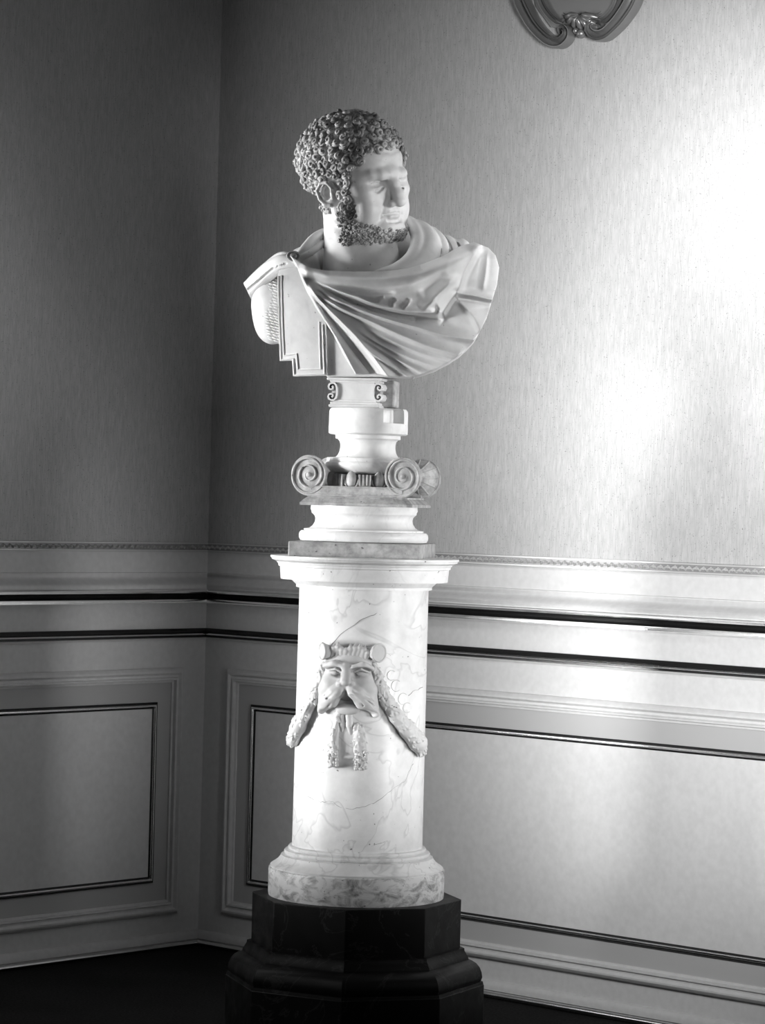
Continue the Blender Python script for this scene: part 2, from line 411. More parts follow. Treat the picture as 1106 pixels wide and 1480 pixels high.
# ------------------------------------------------------------------ black octagonal plinth
def zpx(y, x): return W(x, y).z
AX = W(515.5, 1294); ax_xy = Vector((AX.x, AX.y, 0))
pl = empty('black_plinth', (AX.x, AX.y, 0), math.radians(-5), 'black marble octagonal plinth with moulded foot under the veined column', 'plinth')
def octa(prof, n=8):
    m = MB(); m.rings([[(r*math.cos(i*math.pi/4), r*math.sin(i*math.pi/4), z) for i in range(8)] for r, z in prof]); return m
def zr(y): return zpx(y, 667)
die_top = zpx(1294, 515.5)
link('die', octa([(152*S, zr(1370)), (152*S, die_top)]), M_black, pl, 30, .002)
pr = [(187*S, zr(1419)), (186*S, zr(1415))]
pr += [(q*S, zr(y)) for q, y in ((183, 1414.5), (185, 1409), (184, 1402), (181, 1395), (176, 1389), (170, 1385.5), (164.5, 1384), (164, 1381), (161, 1376), (158.5, 1372), (158, 1368), (152, 1367.5))]
link('foot_moulding', octa(pr), M_black, pl, 30)
link('footing', octa([(188*S, 0), (188*S, zr(1419))]), M_black, pl, 30, .002)

# ------------------------------------------------------------------ column
CX = W(521, 1050)
col = empty('marble_column', (CX.x, CX.y, die_top), 0, 'round veined marble column pedestal with a carved bearded mask, on the black plinth', 'pedestal')
def zc(y): return zpx(y, 521)-die_top
pr = [(126.6, 1294), (127.3, 1290), (127.4, 1258), (127, 1254.5), (124.5, 1253.5)]
link('base_drum', MB().lathe([(r*S, zc(y)) for r, y in pr], 128), M_colbase, col, 35)
pr = [(124.5, 1253.6), (125, 1251), (122.5, 1249), (119, 1247), (114.5, 1243.5), (111, 1239), (110, 1236.2), (103.5, 1235.2), (102.5, 1234.6), (105.3, 1233.4), (105.8, 1231.2), (104.6, 1229), (98.5, 1228.2), (97.5, 1227.6), (99.6, 1226.6), (100, 1224.8), (98.6, 1222.8), (94.6, 1222.2), (93.6, 1221), (93.6, 1219.5)]
link('base_moulding', MB().lathe([(r*S, zc(y)) for r, y in pr], 128), M_column, col, 40)
link('shaft', MB().lathe([(94.3*S, zc(1220)), (94.0*S, zc(1100)), (93.6*S, zc(950)), (93.4*S, zc(849))], 128), M_column, col, 35)
pr = [(93.4, 850), (98.3, 850), (98.3, 846.5), (99.5, 845), (102, 843), (104.5, 840.5), (105, 839), (120.8, 838.6), (122.3, 820.8), (124.5, 820), (125, 816.5), (126.5, 815.8), (127, 814), (130, 812.3), (134, 810.8), (135, 808.5), (136.3, 808), (136.3, 805), (120, 804.2)]
link('capital_moulding', MB().lathe([(r*S, zc(y)) for r, y in pr], 128), M_socle, col, 35)
# carved mask, modelled flat (u along the arc, v up, h out of the shaft) then bent round the shaft
def U(x, h=0, y=1000):
    cxp = 521-(y-1050)*.0178
    return 94*math.asin(max(-.999, min(.999, (x-cxp)/(94+h))))
HK = 1.35
def P2(x, y, h):
    h *= HK; return (U(x, h, y), h, 1000-y+ (x-521)*.0262)
R94 = 94.0
def bend(V):
    a = V[:, 0]/R94; r = R94+V[:, 1]-1.0
    return np.stack([np.sin(a)*r*S, -np.cos(a)*r*S, V[:, 2]*S+zc(1000)], 1)
vm = Vol((-62, -4, -48), (62, 46, 72), .85)
vm.ell(P2(503, 972, 2), (34, 17, 34), 4)
vm.ell(P2(503, 950, 4), (33, 13, 18), 8)
vm.chain([P2(472, 956, 12), P2(484, 953, 17), P2(497, 958, 18)], 4.5, 4)
vm.chain([P2(512, 958, 18), P2(525, 955, 17), P2(536, 960, 11)], 4.5, 4)
vm.ell(P2(486, 965, 19), (12, 20, 8), 2.5, 'sub'); vm.ell(P2(523, 967, 19), (15, 22, 9.5), 2.5, 'sub')
vm.ell(P2(485, 966, 9), (6.5, 4.5, 3.5), 2); vm.ell(P2(523, 967, 8), (7, 4.5, 3.5), 2)
vm.chain([P2(478, 962, 14), P2(486, 960.5, 16), P2(494, 965, 15)], 1.6, 1.5); vm.chain([P2(513, 964, 14), P2(522, 960.5, 16), P2(532, 965, 12)], 1.6, 1.5)
for x in (497, 506): vm.chain([P2(x, 946, 18), P2(x+(.5 if x > 500 else -.5), 957, 20)], 1.3, 2, 'sub')
vm.chain([P2(493, 943.5, 17), P2(503, 945, 18.5), P2(513, 942, 17)], 1.2, 2, 'sub')
vm.chain([P2(501, 955, 17), P2(500.5, 968, 20), P2(500, 978, 23)], [4, 4.5, 6], 5)
vm.ell(P2(493, 980, 17), (5, 5, 4.5), 3); vm.ell(P2(507, 980, 17), (5, 5, 4.5), 3)
vm.ell(P2(494, 982, 22), (2, 3, 2), 1, 'sub'); vm.ell(P2(505.5, 982, 22), (2, 3, 2), 1, 'sub')
vm.ell(P2(478, 985, 8), (12, 11, 14), 6); vm.ell(P2(526, 985, 8), (12, 11, 14), 6)
# moustaches: broad flaps sweeping out to both sides
vm.chain([P2(495, 984, 13), P2(488, 994, 15), P2(478, 1006, 12), P2(466, 1020, 6)], [6, 9, 10, 6], 4)
vm.chain([P2(476, 975, 6), P2(472, 990, 7), P2(467, 1012, 5)], [8, 9, 6], 5)
vm.chain([P2(505, 984, 13), P2(514, 995, 15), P2(527, 1008, 13), P2(543, 1024, 6)], [6, 9.5, 11, 6], 4)
vm.chain([P2(530, 975, 6), P2(534, 990, 7), P2(540, 1013, 5)], [8, 9.5, 7], 5)
for i, (a, b) in enumerate([((508, 978), (538, 1004)), ((512, 990), (542, 1014)), ((509, 996), (532, 1018)), ((490, 984), (470, 1008)), ((493, 994), (474, 1016))]):
    vm.chain([P2(a[0], a[1], 22), P2((a[0]+b[0])/2, (a[1]+b[1])/2, 23), P2(b[0], b[1], 15)], 1.2, 2, 'sub')
# open mouth
vm.chain([P2(499, 996, 17), P2(500, 1006, 16), P2(501, 1017, 16)], [4, 9, 14], 3, 'sub'); vm.ell(P2(501, 1024, 14), (40, 20, 8), 3, 'sub'); vm.ell(P2(503, 1018, 4), (17, 6, 8), 5)
vm.ell(P2(499, 1013, 3), (6, 4, 3.5), 2)
vm.ell(P2(499, 1022, 2), (15, 4, 2.4), 2)
# lower lip hair falling as two locks
V, Q = vm.mesh(); mk = tess('mask', bend(V), Q, M_mask, col, None)
mk['label'] = 'bearded grotesque mask with open mouth'
def strand(vol, pts, rad, k=3): vol.chain([P2(*p) for p in pts], rad, k)
vh = Vol((-42, -4, 44), (44, 34, 80), .85)
for xa, ya, xb, yb in ((480, 941, 484, 927), (487, 940, 489, 925), (494, 941, 493, 929), (499, 941, 500, 931), (505, 941, 507, 927), (511, 941, 514, 926), (517, 940, 521, 926), (523, 942, 527, 929), (529, 944, 532, 934)):
    vh.chain([P2(xa, ya, 10), P2((xa+xb)/2+1, (ya+yb)/2-2, 13), P2(xb, yb, 5)], [3.6, 3.6, 1.8], 1.2)
V, Q = vh.mesh(); tess('forelock', bend(V), Q, M_mask, mk, None)
# cut-off animal horns: short tubes with flat discs
def horn(cx0, cy0, dirx, rad):
    c = np.array(P2(cx0, cy0, 13)); m = MB(); d = Vector((dirx, .55, .0)).normalized(); b = Vector((0, 0, 1)); a = d.cross(b)
    rings = []
    for t, r in ((-20, rad*.62), (-14, rad*.68), (-8, rad*.80), (-3, rad*.95), (-1.5, rad*1.06), (0, rad*1.08), (1.2, rad*1.02), (1.2, rad*.88), (.3, rad*.84), (.3, rad*.3), (.5, .3)):
        rings.append([tuple(Vector(c)+d*t+(a*math.cos(q)+b*math.sin(q))*r) for q in [2*math.pi*j/28 for j in range(28)]])
    m.rings(rings); v = bend(np.array(m.v)); m.v = [tuple(p) for p in v]; return link('horn_stub', m, M_mask, mk, 40)
horn(466, 936, -.5, 12); horn(548, 938, .42, 12.5)
# leaf swags and the two pendant locks: a core and many small leaves
def leafy(name, pts, rad, nleaf, berries, seed, lab=None):
    rn = random.Random(seed); us = [P2(*p) for p in pts]
    lo = [min(u[i] for u in us)-16 for i in range(3)]; hi = [max(u[i] for u in us)+16 for i in range(3)]; lo[1] = -4
    v = Vol(lo, hi, .8); v.chain(us, rad, 3)
    for i in range(nleaf):
        t = rn.random()*(len(us)-1); k = int(t); f = t-k
        c = np.array(us[k])*(1-f)+np.array(us[k+1])*f; d = np.array(us[k+1])-np.array(us[k]); d /= np.linalg.norm(d); r = rad[k]*(1-f)+rad[k+1]*f
        side = np.cross(d, (0, 1, 0)); side /= np.linalg.norm(side)+1e-9; up = np.cross(side, d); up = up if up[1] > 0 else -up
        a = rn.uniform(-1.35, 1.35); nrm = side*math.sin(a)+up*math.cos(a); p = c+nrm*(r*.9)
        tl = d+side*rn.uniform(-.8, .8); tl /= np.linalg.norm(tl); L_ = rn.uniform(3.5, 6)
        v.cap(p-tl*L_*.5, p+tl*L_+nrm*1.2, rn.uniform(1.7, 2.6), .7, .6)
        if i % 3 == 0: v.cap(p+side*3.2+nrm*1.2-tl*2, p+side*3.2+nrm*1.2+tl*3, 1.0, .6, .4, 'sub')
    V_, Q_ = v.mesh(); core = tess(name, bend(V_), Q_, M_mask, col, None)
    if berries:
        b = MB()
        for bx, by, bh in berries: b.ball(P2(bx, by, bh), (2.5, 2.5, 2.5), 8, 6)
        b.v = [tuple(q) for q in bend(np.array(b.v))]; o = link('berry', b, M_mask, core, 60); o['kind'] = 'stuff'
leafy('leaf_swag', [(468, 955, 3), (462, 985, 4), (453, 1008, 5), (441, 1028, 7), (432, 1046, 8), (424, 1066, 6), (421, 1076, 3)], [4, 6, 7, 9, 11, 9, 3], 130, None, 1)
leafy('leaf_swag', [(541, 955, 3), (549, 985, 5), (560, 1008, 6), (574, 1030, 7), (590, 1050, 8), (604, 1068, 8), (609, 1084, 6)], [4, 8, 9, 10, 11.5, 13, 6], 170, None, 2)
rb = random.Random(5)
leafy('pendant_lock', [(490, 1022, 1), (487, 1046, 2), (484, 1070, 2), (483, 1094, 2)], [4, 4.5, 5.5, 6.5], 26, [(483+rb.uniform(-6, 6), rb.uniform(1076, 1100), rb.uniform(5, 7)) for _ in range(20)], 3)
leafy('pendant_lock', [(519, 1042, 1), (521, 1058, 1), (522, 1075, 1), (523, 1094, 1)], [5, 8.5, 9, 8], 36, [(523+rb.uniform(-8, 8), rb.uniform(1076, 1102), rb.uniform(6, 8)) for _ in range(24)], 4)
lk = Vol((-40, -4, -70), (20, 14, -14), .9)
strand(lk, [(495, 1022, 1.5), (495, 1040, .8), (496, 1052, -1)], [3.5, 3.5, 2]); strand(lk, [(505, 1023, 2), (506, 1040, 1), (508, 1054, -1)], [5, 5, 2.5]); lk.chain([P2(500, 1022, 4), P2(501, 1052, 2)], 1.2, 1, 'sub')
V, Q = lk.mesh(); tess('chin_strand', bend(V), Q, M_mask, mk, None)
# faint engraved running scroll at the right of the mask: shallow raised fillets
m = MB()
for (cx0, cy0, r0) in ((566, 971, 7), (573, 986, 8), (583, 1005, 8), (589, 1018, 7)):
    m.tube([P2(cx0+r0*math.cos(a)*.9, cy0+r0*math.sin(a), .9) for a in [i/12*4.4+1 for i in range(13)]], .55, 6)
m.v = [tuple(q) for q in bend(np.array(m.v))]; link('engraved_scroll', m, M_column, col, 60)
# two pale dark-edged cracks running over the shaft
m = MB()
for pts in ([(447, 1146), (455, 1148), (466, 1151), (474, 1150), (484, 1150), (495, 1158), (510, 1160), (521, 1157), (534, 1154), (545, 1150), (556, 1142), (564, 1135), (578, 1126), (588, 1122), (592, 1110), (598, 1099)],
            [(520, 1222), (533, 1214), (552, 1209), (567, 1204)], [(476, 930), (500, 905), (516, 896), (530, 888), (544, 882)], [(590, 1000), (600, 994), (611, 991)]):
    P = []
    for (x0, y0), (x1, y1) in zip(pts, pts[1:]):
        for q in (0, .33, .67): P.append((x0+(x1-x0)*q+random.uniform(-.9, .9), y0+(y1-y0)*q+random.uniform(-1.1, 1.1)))
    P.append(pts[-1]); m.tube([P2(x, y, .72) for x, y in P], [random.uniform(.16, .5) for _ in P], 5)
m.v = [tuple(q) for q in bend(np.array(m.v))]; link('crack', m, mat('crack_filling', .22, .8), col, 0)

# ------------------------------------------------------------------ moulded square base on the column
col_top = zpx(805, 526)
bx = W(526, 760); b0 = empty('attic_base', (bx.x, bx.y, col_top), math.radians(-8), 'white marble base with a square slab and round mouldings, resting on the column top', 'base')
def zb(y): return zpx(y, 526)-col_top
h = 94*S; link('square_slab', MB().box((-h, -h, 0), (h, h, zb(783.5))), M_old, b0, 0, .003)
pr = [(86, 783.6), (91, 782.5), (93.2, 779), (93.6, 775.5), (93, 771.5), (90.5, 768.6), (86.5, 768), (86.5, 765.6), (79, 764.6), (74.5, 761.5), (71, 756), (70.2, 751), (71.2, 747), (73.5, 744.6), (74.5, 744), (76, 742.5), (76, 740), (77.5, 737.5), (77, 731.8)]
link('round_moulding', MB().lathe([(r*S, zb(y)) for r, y in pr], 112), M_socle, b0, 40)

# ------------------------------------------------------------------ upside-down Ionic capital
cap_z0 = zpx(731.8, 528); cc = W(530, 700)
ca = empty('ionic_capital', (cc.x, cc.y, cap_z0), math.radians(-14), 'weathered Ionic capital set upside down with spiral volutes, below the bust foot', 'capital')
def zk(y): return zpx(y, 530)-cap_z0
poly = [(-80, -70), (62, -70), (63, -60), (68, -57), (72, -49), (80, -46), (80, 70), (-80, 70)]
m = MB(); m.rings([[(x*f*S, y*f*S, z) for x, y in poly] for f, z in ((1, 0), (1, zk(728)), (.975, zk(726.5)), (.95, zk(724)), (.91, zk(721.5)), (.89, zk(720.5)), (.89, zk(718)))])
link('abacus', m, M_old, ca, 25)
link('echinus', MB().lathe([(52*S, zk(720)), (54*S, zk(704)), (52*S, zk(699)), (50*S, zk(690)), (51*S, zk(686.4)), (30*S, zk(685.5))], 96), M_old, ca, 35)
ech_bot, ech_top = zk(705), zk(686.5)
egg_mb = MB(); egg_mb.ball((0, 0, 2*S), (8*S, 6*S, 12*S), 14, 8); egg_mb.tube([(10.5*S*math.cos(q), 0, 2*S+13.5*S*math.sin(q)) for q in [math.pi+math.pi*i/14 for i in range(15)]], 1.5*S, 6)
dart_mb = MB()
dart_mb.prism([(-8*S, -9*S), (8*S, -9*S), (9.5*S, 9*S), (-9.5*S, 9*S)], -3*S, 3*S)
for q in (-7.5, -2.6, 2.6, 7.5): dart_mb.tube([(q*S, -3.4*S, -6*S), (q*1.08*S, -3.6*S, 9.2*S)], 1.1*S, 6)
egg_me = dart_me = None
for k in range(18):
    a = math.radians(20*k+12)-math.pi/2
    if abs(math.cos(a)) > .9: continue
    x, y = 57*S*math.cos(a), 57*S*math.sin(a)
    if k % 2 == 1:
        o = link('egg', egg_mb, M_old, ca, 60) if egg_me is None else bpy.data.objects.new('egg', egg_me)
        if egg_me is None: egg_me = o.data
        else: COL.objects.link(o); o.parent = ca
        zz = ech_bot+9*S
    else:
        o = link('dart', dart_mb, M_old, ca, 30) if dart_me is None else bpy.data.objects.new('dart', dart_me)
        if dart_me is None: dart_me = o.data
        else: COL.objects.link(o); o.parent = ca
        zz = ech_bot+9*S
    o.location = (x, y, zz); o.rotation_euler = (0, 0, a+math.pi/2)
# channel joining the two front volutes, and the same at the back
zch0, zch1 = zk(718.5), zk(704.5)
def channel(y0, y1, sgn):
    m = MB(); m.box((-69*S, min(y0, y1)*S, zch0), (69*S, max(y0, y1)*S, zch1))
    f = y0-sgn*0
    m.tube([(-69*S, y0*S, zch0+1.4*S), (69*S, y0*S, zch0+1.4*S)], 1.9*S, 8); m.tube([(-62*S, y0*S, zch1-.5*S), (62*S, y0*S, zch1-.5*S)], 1.1*S, 8)
    return link('channel', m, M_old, ca, 40)
channel(-66, -50, 1); channel(66, 50, -1)
zv = zk(688.3)       # volute eye height
def volute(x0, yf, sx, sy, rough=False):
    """disc with a raised coiled fillet; sx mirrors, sy = facing"""
    rad = 28.6 if not rough else 28.5
    m = MB(); rings = []
    for r, d in ((rad, 9), (rad, 1.2), (rad-.8, 0), (rad-2.6, 0), (rad-3.4, 1.6), (14, 2.8), (6, 1.5), (4.5, 1.2), (.2, .6)):
        rings.append([((x0+r*math.cos(a)*.91)*S, (yf+sy*d)*S, zv+r*math.sin(a)*S*.98) for a in [2*math.pi*j/48 for j in range(48)]])
    m.rings(rings); o = link('volute', m, M_old, ca, 40)
    if not rough:
        sp_pts, rr = [], []
        N = 86
        for i in range(N):
            t = i/(N-1); a = -math.pi/2-sx*(-1)*0 + (-1)*sx*(-1)*(t*2*math.pi*2.6)
            a = -math.pi/2 + (-sx)*(-1)*t*2*math.pi*2.6
            r = (rad-2)*(1-t)**1.05+2.6
            sp_pts.append(((x0+r*math.cos(a)*.91)*S, (yf+sy*(1.4+ .6*t))*S, zv+r*math.sin(a)*S*.98)); rr.append((2.0*(1-t)+1.0*t)*S)
        link('spiral_fillet', MB().tube(sp_pts, rr, 8), M_old, o, 60)
        link('volute_eye', MB().ball((x0*S, (yf+sy*1.0)*S, zv), (3.4*S, 2.4*S, 3.4*S), 12, 8), M_old, o, 60)
    return o
for sx in (-1, 1):
    volute(69*sx, -67, sx, 1)
    volute(69*sx, 67, sx, -1, False)
    # bolster: waisted spool between front and back volutes
    m = MB(); rings = []
    for y, r in ((-60, 26.5), (-56, 26.8), (-50, 25), (-42, 20), (-30, 14), (-16, 10.5), (-8, 9.6), (-7, 10.6), (-3, 11), (3, 11), (7, 10.6), (8, 9.6), (16, 10.5), (30, 14), (42, 20.5), (52, 25.5), (60, 27.2)):
        rings.append([((69*sx+r*math.cos(a)*.91)*S, y*S, zv+r*math.sin(a)*S*.98) for a in [2*math.pi*j/40 for j in range(40)]])
    m.rings(rings); bo = link('bolster', m, M_old, ca, 50)
    lf = MB()
    for j in range(11):
        a = 2*math.pi*j/11
        for y0, y1, ra, rb_ in ((14, 56, 10.2, 27.6), (-14, -54, 10.2, 26.6)):
            pts = [];
            for t in (0, .3, .6, .85, 1):
                y = y0+(y1-y0)*t; r = ra+(rb_-ra)*t**1.75+.4; pts.append(((69*sx+r*math.cos(a)*.91)*S, y*S, zv+r*math.sin(a)*S*.98))
            lf.tube(pts, [.6*S, 1.6*S, 2.2*S, 1.6*S, .5*S], 6)
    o = link('bolster_leaf', lf, M_old, bo, 60); o['kind'] = 'stuff'

# ------------------------------------------------------------------ round foot with the broken drum, and the name tablet
ft_z0 = zpx(685.5, 530); fc = W(532, 640)
ft = empty('bust_foot', (fc.x, fc.y, ft_z0), 0, 'white round marble foot with a broken-out notch, standing in the upturned capital', 'socle')
def zf(y): return zpx(y, 532)-ft_z0
pr = [(46, 685.4), (50, 684.6), (53, 682), (56.5, 679), (60.3, 676), (61.8, 673), (61.5, 670), (60, 668.7), (59, 668.2), (59, 663.2), (47, 662), (43.5, 659), (41, 654), (39.9, 648), (39.9, 643), (41, 638.5), (43.5, 635.6), (47, 634.6), (47, 629.6), (52, 628.4)]
link('scotia_moulding', MB().lathe([(r*S, zf(y)) for r, y in pr], 112), M_socle, ft, 38)
def notch(a, r, z):
    az = math.degrees(a)+90      # 0 = facing the camera, + to the right
    az = (az+180) % 360-180
    if 22 < az < 63 and zf(611.5) < z < zf(592) : return r*.70 if az < 50 else r*(.70+.04*math.sin((az-50)/13*math.pi))
    return r
pr = [(54.5, 628.6), (57, 627), (57.2, 618), (57, 613.5), (57, 612.2), (57, 611), (57, 600), (56.6, 594.5), (55.4, 592.4), (54, 591), (40, 590.4)]
n = 180
link('notched_drum', MB().lathe([(r*S, zf(y)) for r, y in pr], n, notch), M_socle, ft, 30)
# tablet between drum and bust
tb_z0 = zpx(590.4, 532); tc = W(520, 570)
tb = empty('name_tablet', (fc.x, fc.y, tb_z0), math.radians(-11), 'small blank scroll-ended marble tablet between the bust and its round foot', 'tablet')
def zt(y): return zpx(y, 515)-tb_z0
cx0 = -13.5
def tbox(xa, xb, ya, yb, da, db): return MB().box(((xa)*S, da*S, zt(ya)), ((xb)*S, db*S, zt(yb)))
link('tablet_body', tbox(cx0-28, cx0+28, 580, 553, -34, 20), M_marble, tb, 0, .0015)
m = MB(); m.box(((cx0-38)*S, -38*S, 0), ((cx0+36)*S, 24*S, zt(586))); m.box(((cx0-36)*S, -36*S, zt(586)), ((cx0+34)*S, 22*S, zt(582.5))); m.box(((cx0-33)*S, -35*S, zt(582.5)), ((cx0+31)*S, 20*S, zt(579)))
link('tablet_foot', m, M_marble, tb, 0, .001)
m = MB(); m.box(((cx0-41)*S, -40*S, zt(551.5)), ((cx0+40)*S, 26*S, zt(547.5))); m.box(((cx0-37)*S, -37*S, zt(554.5)), ((cx0+36)*S, 22*S, zt(551.5)))
link('tablet_cornice', m, M_marble, tb, 0, .001)
def ribbon(path, w, y0, y1):
    """strip of thickness w along a path in x,z, pushed from y0 to y1"""
    n = len(path); L, R = [], []
    for i, (x, z) in enumerate(path):
        dx = path[min(i+1, n-1)][0]-path[max(i-1, 0)][0]; dz = path[min(i+1, n-1)][1]-path[max(i-1, 0)][1]; l = math.hypot(dx, dz)+1e-9
        L.append((x-dz/l*w, z+dx/l*w)); R.append((x+dz/l*w, z-dx/l*w))
    sec = L+R[::-1]; return MB().rings([[(x, y0, z) for x, z in sec], [(x, y1, z) for x, z in sec]])
for sx in (-1, 1):
    zm = zt(567.8)
    for dz in (1, -1):
        path = [(-26.5, 0), (-27, 5), (-28, 9), (-30.5, 11.8), (-34.5, 12.4), (-38, 10.6), (-39.4, 7.2), (-38.2, 4), (-35.4, 3), (-33, 4.4), (-32.8, 6.8), (-34.4, 8)]
        link('tablet_scroll', ribbon([((cx0+sx*-q)*S, zm+dz*r*S) for q, r in path], 1.25*S, -37*S, 18*S), M_marble, tb, 40)
    link('scroll_core', MB().box(((cx0+sx*32-3.5)*S, -30*S, zm-10*S), ((cx0+sx*32+3.5)*S, 16*S, zm+10*S)), M_old, tb, 0)
link('support_block', MB().box(((-8)*S, -6*S, zt(588)), ((38)*S, 34*S, zt(549))), M_old, tb, 0, .004)
# ------------------------------------------------------------------ the bust
bu_xy = W(528, 500); bz0 = zpx(547.2, 515)
bust = empty('portrait_bust', (bu_xy.x, bu_xy.y, bz0), 0, 'white marble bust of a curly-haired bearded man in a draped cloak, head turned aside', 'bust')
BO = Vector((bu_xy.x, bu_xy.y, bz0))
def to_bust(V, O, rot=None): return place(V, Vector(O)-BO, rot)
# --- torso frame: X right, Y away, Z up, px units, origin at TO
TO = W(530, 450)
SHEAR = .24           # the chest is turned a little to the left
def T(x, y, off=0):
    p = (W(x, y, off-SHEAR*(x-530))-TO)/S; return (p.x, p.y, p.z)
def pl2(pts, off=-60): return [(T(x, y, off)[0], T(x, y, off)[2]) for x, y in pts]
def crs(P, n=6):
    """smooth curve through control points (any dimension)"""
    P = [np.array(p, float) for p in P]; P = [P[0]*2-P[1]]+P+[P[-1]*2-P[-2]]; out = []
    for i in range(1, len(P)-2):
        for k in range(n):
            t = k/n; p0, p1, p2, p3 = P[i-1:i+3]
            out.append(.5*((2*p1)+(-p0+p2)*t+(2*p0-5*p1+4*p2-p3)*t*t+(-p0+3*p1-3*p2+p3)*t**3))
    return out+[P[-2]]
def seg_field(X, Z, pts):
    """distance to a polyline and the running parameter 0..1 along it, plus side sign"""
    best = np.full(X.shape, 1e6, np.float32); par = np.zeros(X.shape, np.float32); side = np.ones(X.shape, np.float32); n = len(pts)-1
    for i in range(n):
        (a, b), (c, d) = pts[i], pts[i+1]; dx, dz = c-a, d-b; L = dx*dx+dz*dz
        t = np.clip(((X-a)*dx+(Z-b)*dz)/L, 0, 1); q = np.hypot(X-a-dx*t, Z-b-dz*t); m = q < best
        best = np.where(m, q, best); par = np.where(m, (i+t)/n, par); side = np.where(m, np.sign(dx*(Z-b)-dz*(X-a)), side)
    return best, par, side
def poly_sdf(X, Z, poly):
    d = np.full(X.shape, 1e6, np.float32); ins = np.zeros(X.shape, bool); n = len(poly)
    for i in range(n):
        (a, b), (c, e) = poly[i], poly[(i+1) % n]; dx, dz = c-a, e-b; L = dx*dx+dz*dz+1e-9
        t = np.clip(((X-a)*dx+(Z-b)*dz)/L, 0, 1); d = np.minimum(d, np.hypot(X-a-dx*t, Z-b-dz*t))
        c1 = ((b > Z) != (e > Z)) & (X < (c-a)*(Z-b)/(e-b+1e-9)+a); ins ^= c1
    return np.where(ins, -d, d)
def smooth01(t): t = np.clip(t, 0, 1); return t*t*(3-2*t)
def base_front(X, Z):
    """depth of the chest under the cloth"""
    u = np.abs(X-2)/212; w = np.clip(1-np.where(X > 2, (u*.9)**6, u**2.3), 0, 1)**.5
    g = np.interp(Z.ravel(), [-105, -80, -45, 0, 40, 70, 95, 120, 140], [.50, .66, .84, .97, 1.0, .93, .74, .50, .3]).reshape(Z.shape)
    return -90*w*g-SHEAR*X
cloak_poly = pl2([(420, 372), (432, 380), (448, 391), (470, 395), (510, 397), (560, 396), (592, 392), (615, 384), (640, 374), (662, 360), (684, 353), (705, 361), (715, 372), (720, 390), (717, 414), (709, 440), (702, 463), (687, 492), (678, 502), (665, 514), (650, 524), (629, 535), (606, 543), (590, 546), (561, 545), (548, 541), (514, 542), (497, 514), (482, 485), (459, 450), (445, 425), (428, 384)], -40)
H_ = 1.35
vc = Vol((-185, -182, -108), (200, 90, 150), H_)
Xg, Zg = np.meshgrid(vc.ax[0], vc.ax[2], indexing='ij')
yf = base_front(Xg, Zg)-7
disp = np.zeros_like(yf)
def ridge(pts, h, w, sharp=2.0, w2=None, fade0=0.0, fade1=0.0, off=-75):
    """h>0 raises a fold; w width on the left of the run, w2 on its right"""
    global disp
    d, t, sd = seg_field(Xg, Zg, pl2(pts, off)); ww = np.where(sd > 0, w, w if w2 is None else w2)
    a = np.ones_like(t)
    if fade0: a *= smooth01(t/fade0)
    if fade1: a *= smooth01((1-t)/fade1)
    disp = disp + h*a*np.exp(-np.abs(d/ww)**sharp)
def crease(pts, h, w, w2, fade0=.12, fade1=0.0, off=-75):
    """knife-edged fold: a long slope on the left of its run, a steep fall on the right"""
    global disp
    q = crs(pts, 4); d, t, sd = seg_field(Xg, Zg, pl2([tuple(p) for p in q], off))
    a = smooth01(t/fade0) if fade0 else np.ones_like(t)
    if fade1: a = a*smooth01((1-t)/fade1)
    prof = np.where(sd > 0, np.clip(1-d/w, 0, 1)**1.4, np.exp(-(d/w2)**2)); disp = disp+h*a*prof
# folds fanning out from the brooch
ridge([(432, 384), (446, 394), (475, 402), (515, 405), (560, 404), (610, 396), (650, 379), (688, 360)], 9, 9, 2, 6, .1)
ridge([(440, 398), (468, 410), (505, 418), (545, 420), (590, 414), (640, 392)], -6, 6, 2, 6, .25, .2)
ridge([(446, 404), (480, 419), (520, 428), (560, 430), (600, 424), (650, 398)], 5, 7, 2, 7, .25, .2)
ridge([(470, 414), (505, 424), (540, 427), (573, 424)], -5, 2.5, 2, 3, .3, .1)
ridge([(545, 440), (549, 433), (556, 431)], -4, 2.5, 2, 2.5, .1, .1); ridge([(566, 446), (567, 438), (573, 433)], -5, 2.5, 2, 2.5, .1, .1); ridge([(580, 448), (588, 441), (592, 433)], -4, 3, 2, 3, .1, .1)
ridge([(500, 436), (535, 440), (575, 441), (612, 438)], 5, 8, 2, 5, .3, .1)
crease([(450, 403), (485, 421), (521, 435), (557, 447), (593, 453), (632, 454)], 15, 16, 1.8, .3, .02)
ridge([(448, 407), (470, 421), (500, 434), (535, 448), (570, 456), (600, 461), (632, 461)], -15, 4, 2, 6, .35, .0)
crease([(450, 412), (485, 434), (520, 449), (560, 463), (600, 474), (640, 486), (684, 492)], 14, 12, 2.4, .2)
crease([(455, 424), (490, 446), (530, 464), (575, 484), (615, 500), (662, 514)], 15, 18, 2.6, .2)
crease([(520, 472), (560, 491), (600, 508), (652, 524)], 5, 7, 2, .35)
crease([(512, 474), (545, 496), (585, 515), (636, 533)], 6, 8, 2, .35)
crease([(505, 478), (545, 503), (580, 523), (615, 541)], 6, 8, 2, .35)
crease([(500, 483), (530, 505), (560, 525), (592, 546)], 7, 10, 2.2, .3)
crease([(444, 410), (462, 435), (490, 463), (515, 488), (540, 517), (563, 547)], 17, 20, 2.2, .15)
ridge([(455, 432), (478, 463), (500, 490), (522, 516), (546, 546)], -12, 4, 2, 6, .2)
crease([(434, 392), (448, 424), (467, 455), (488, 490), (516, 543)], 9, 16, 3, .1)
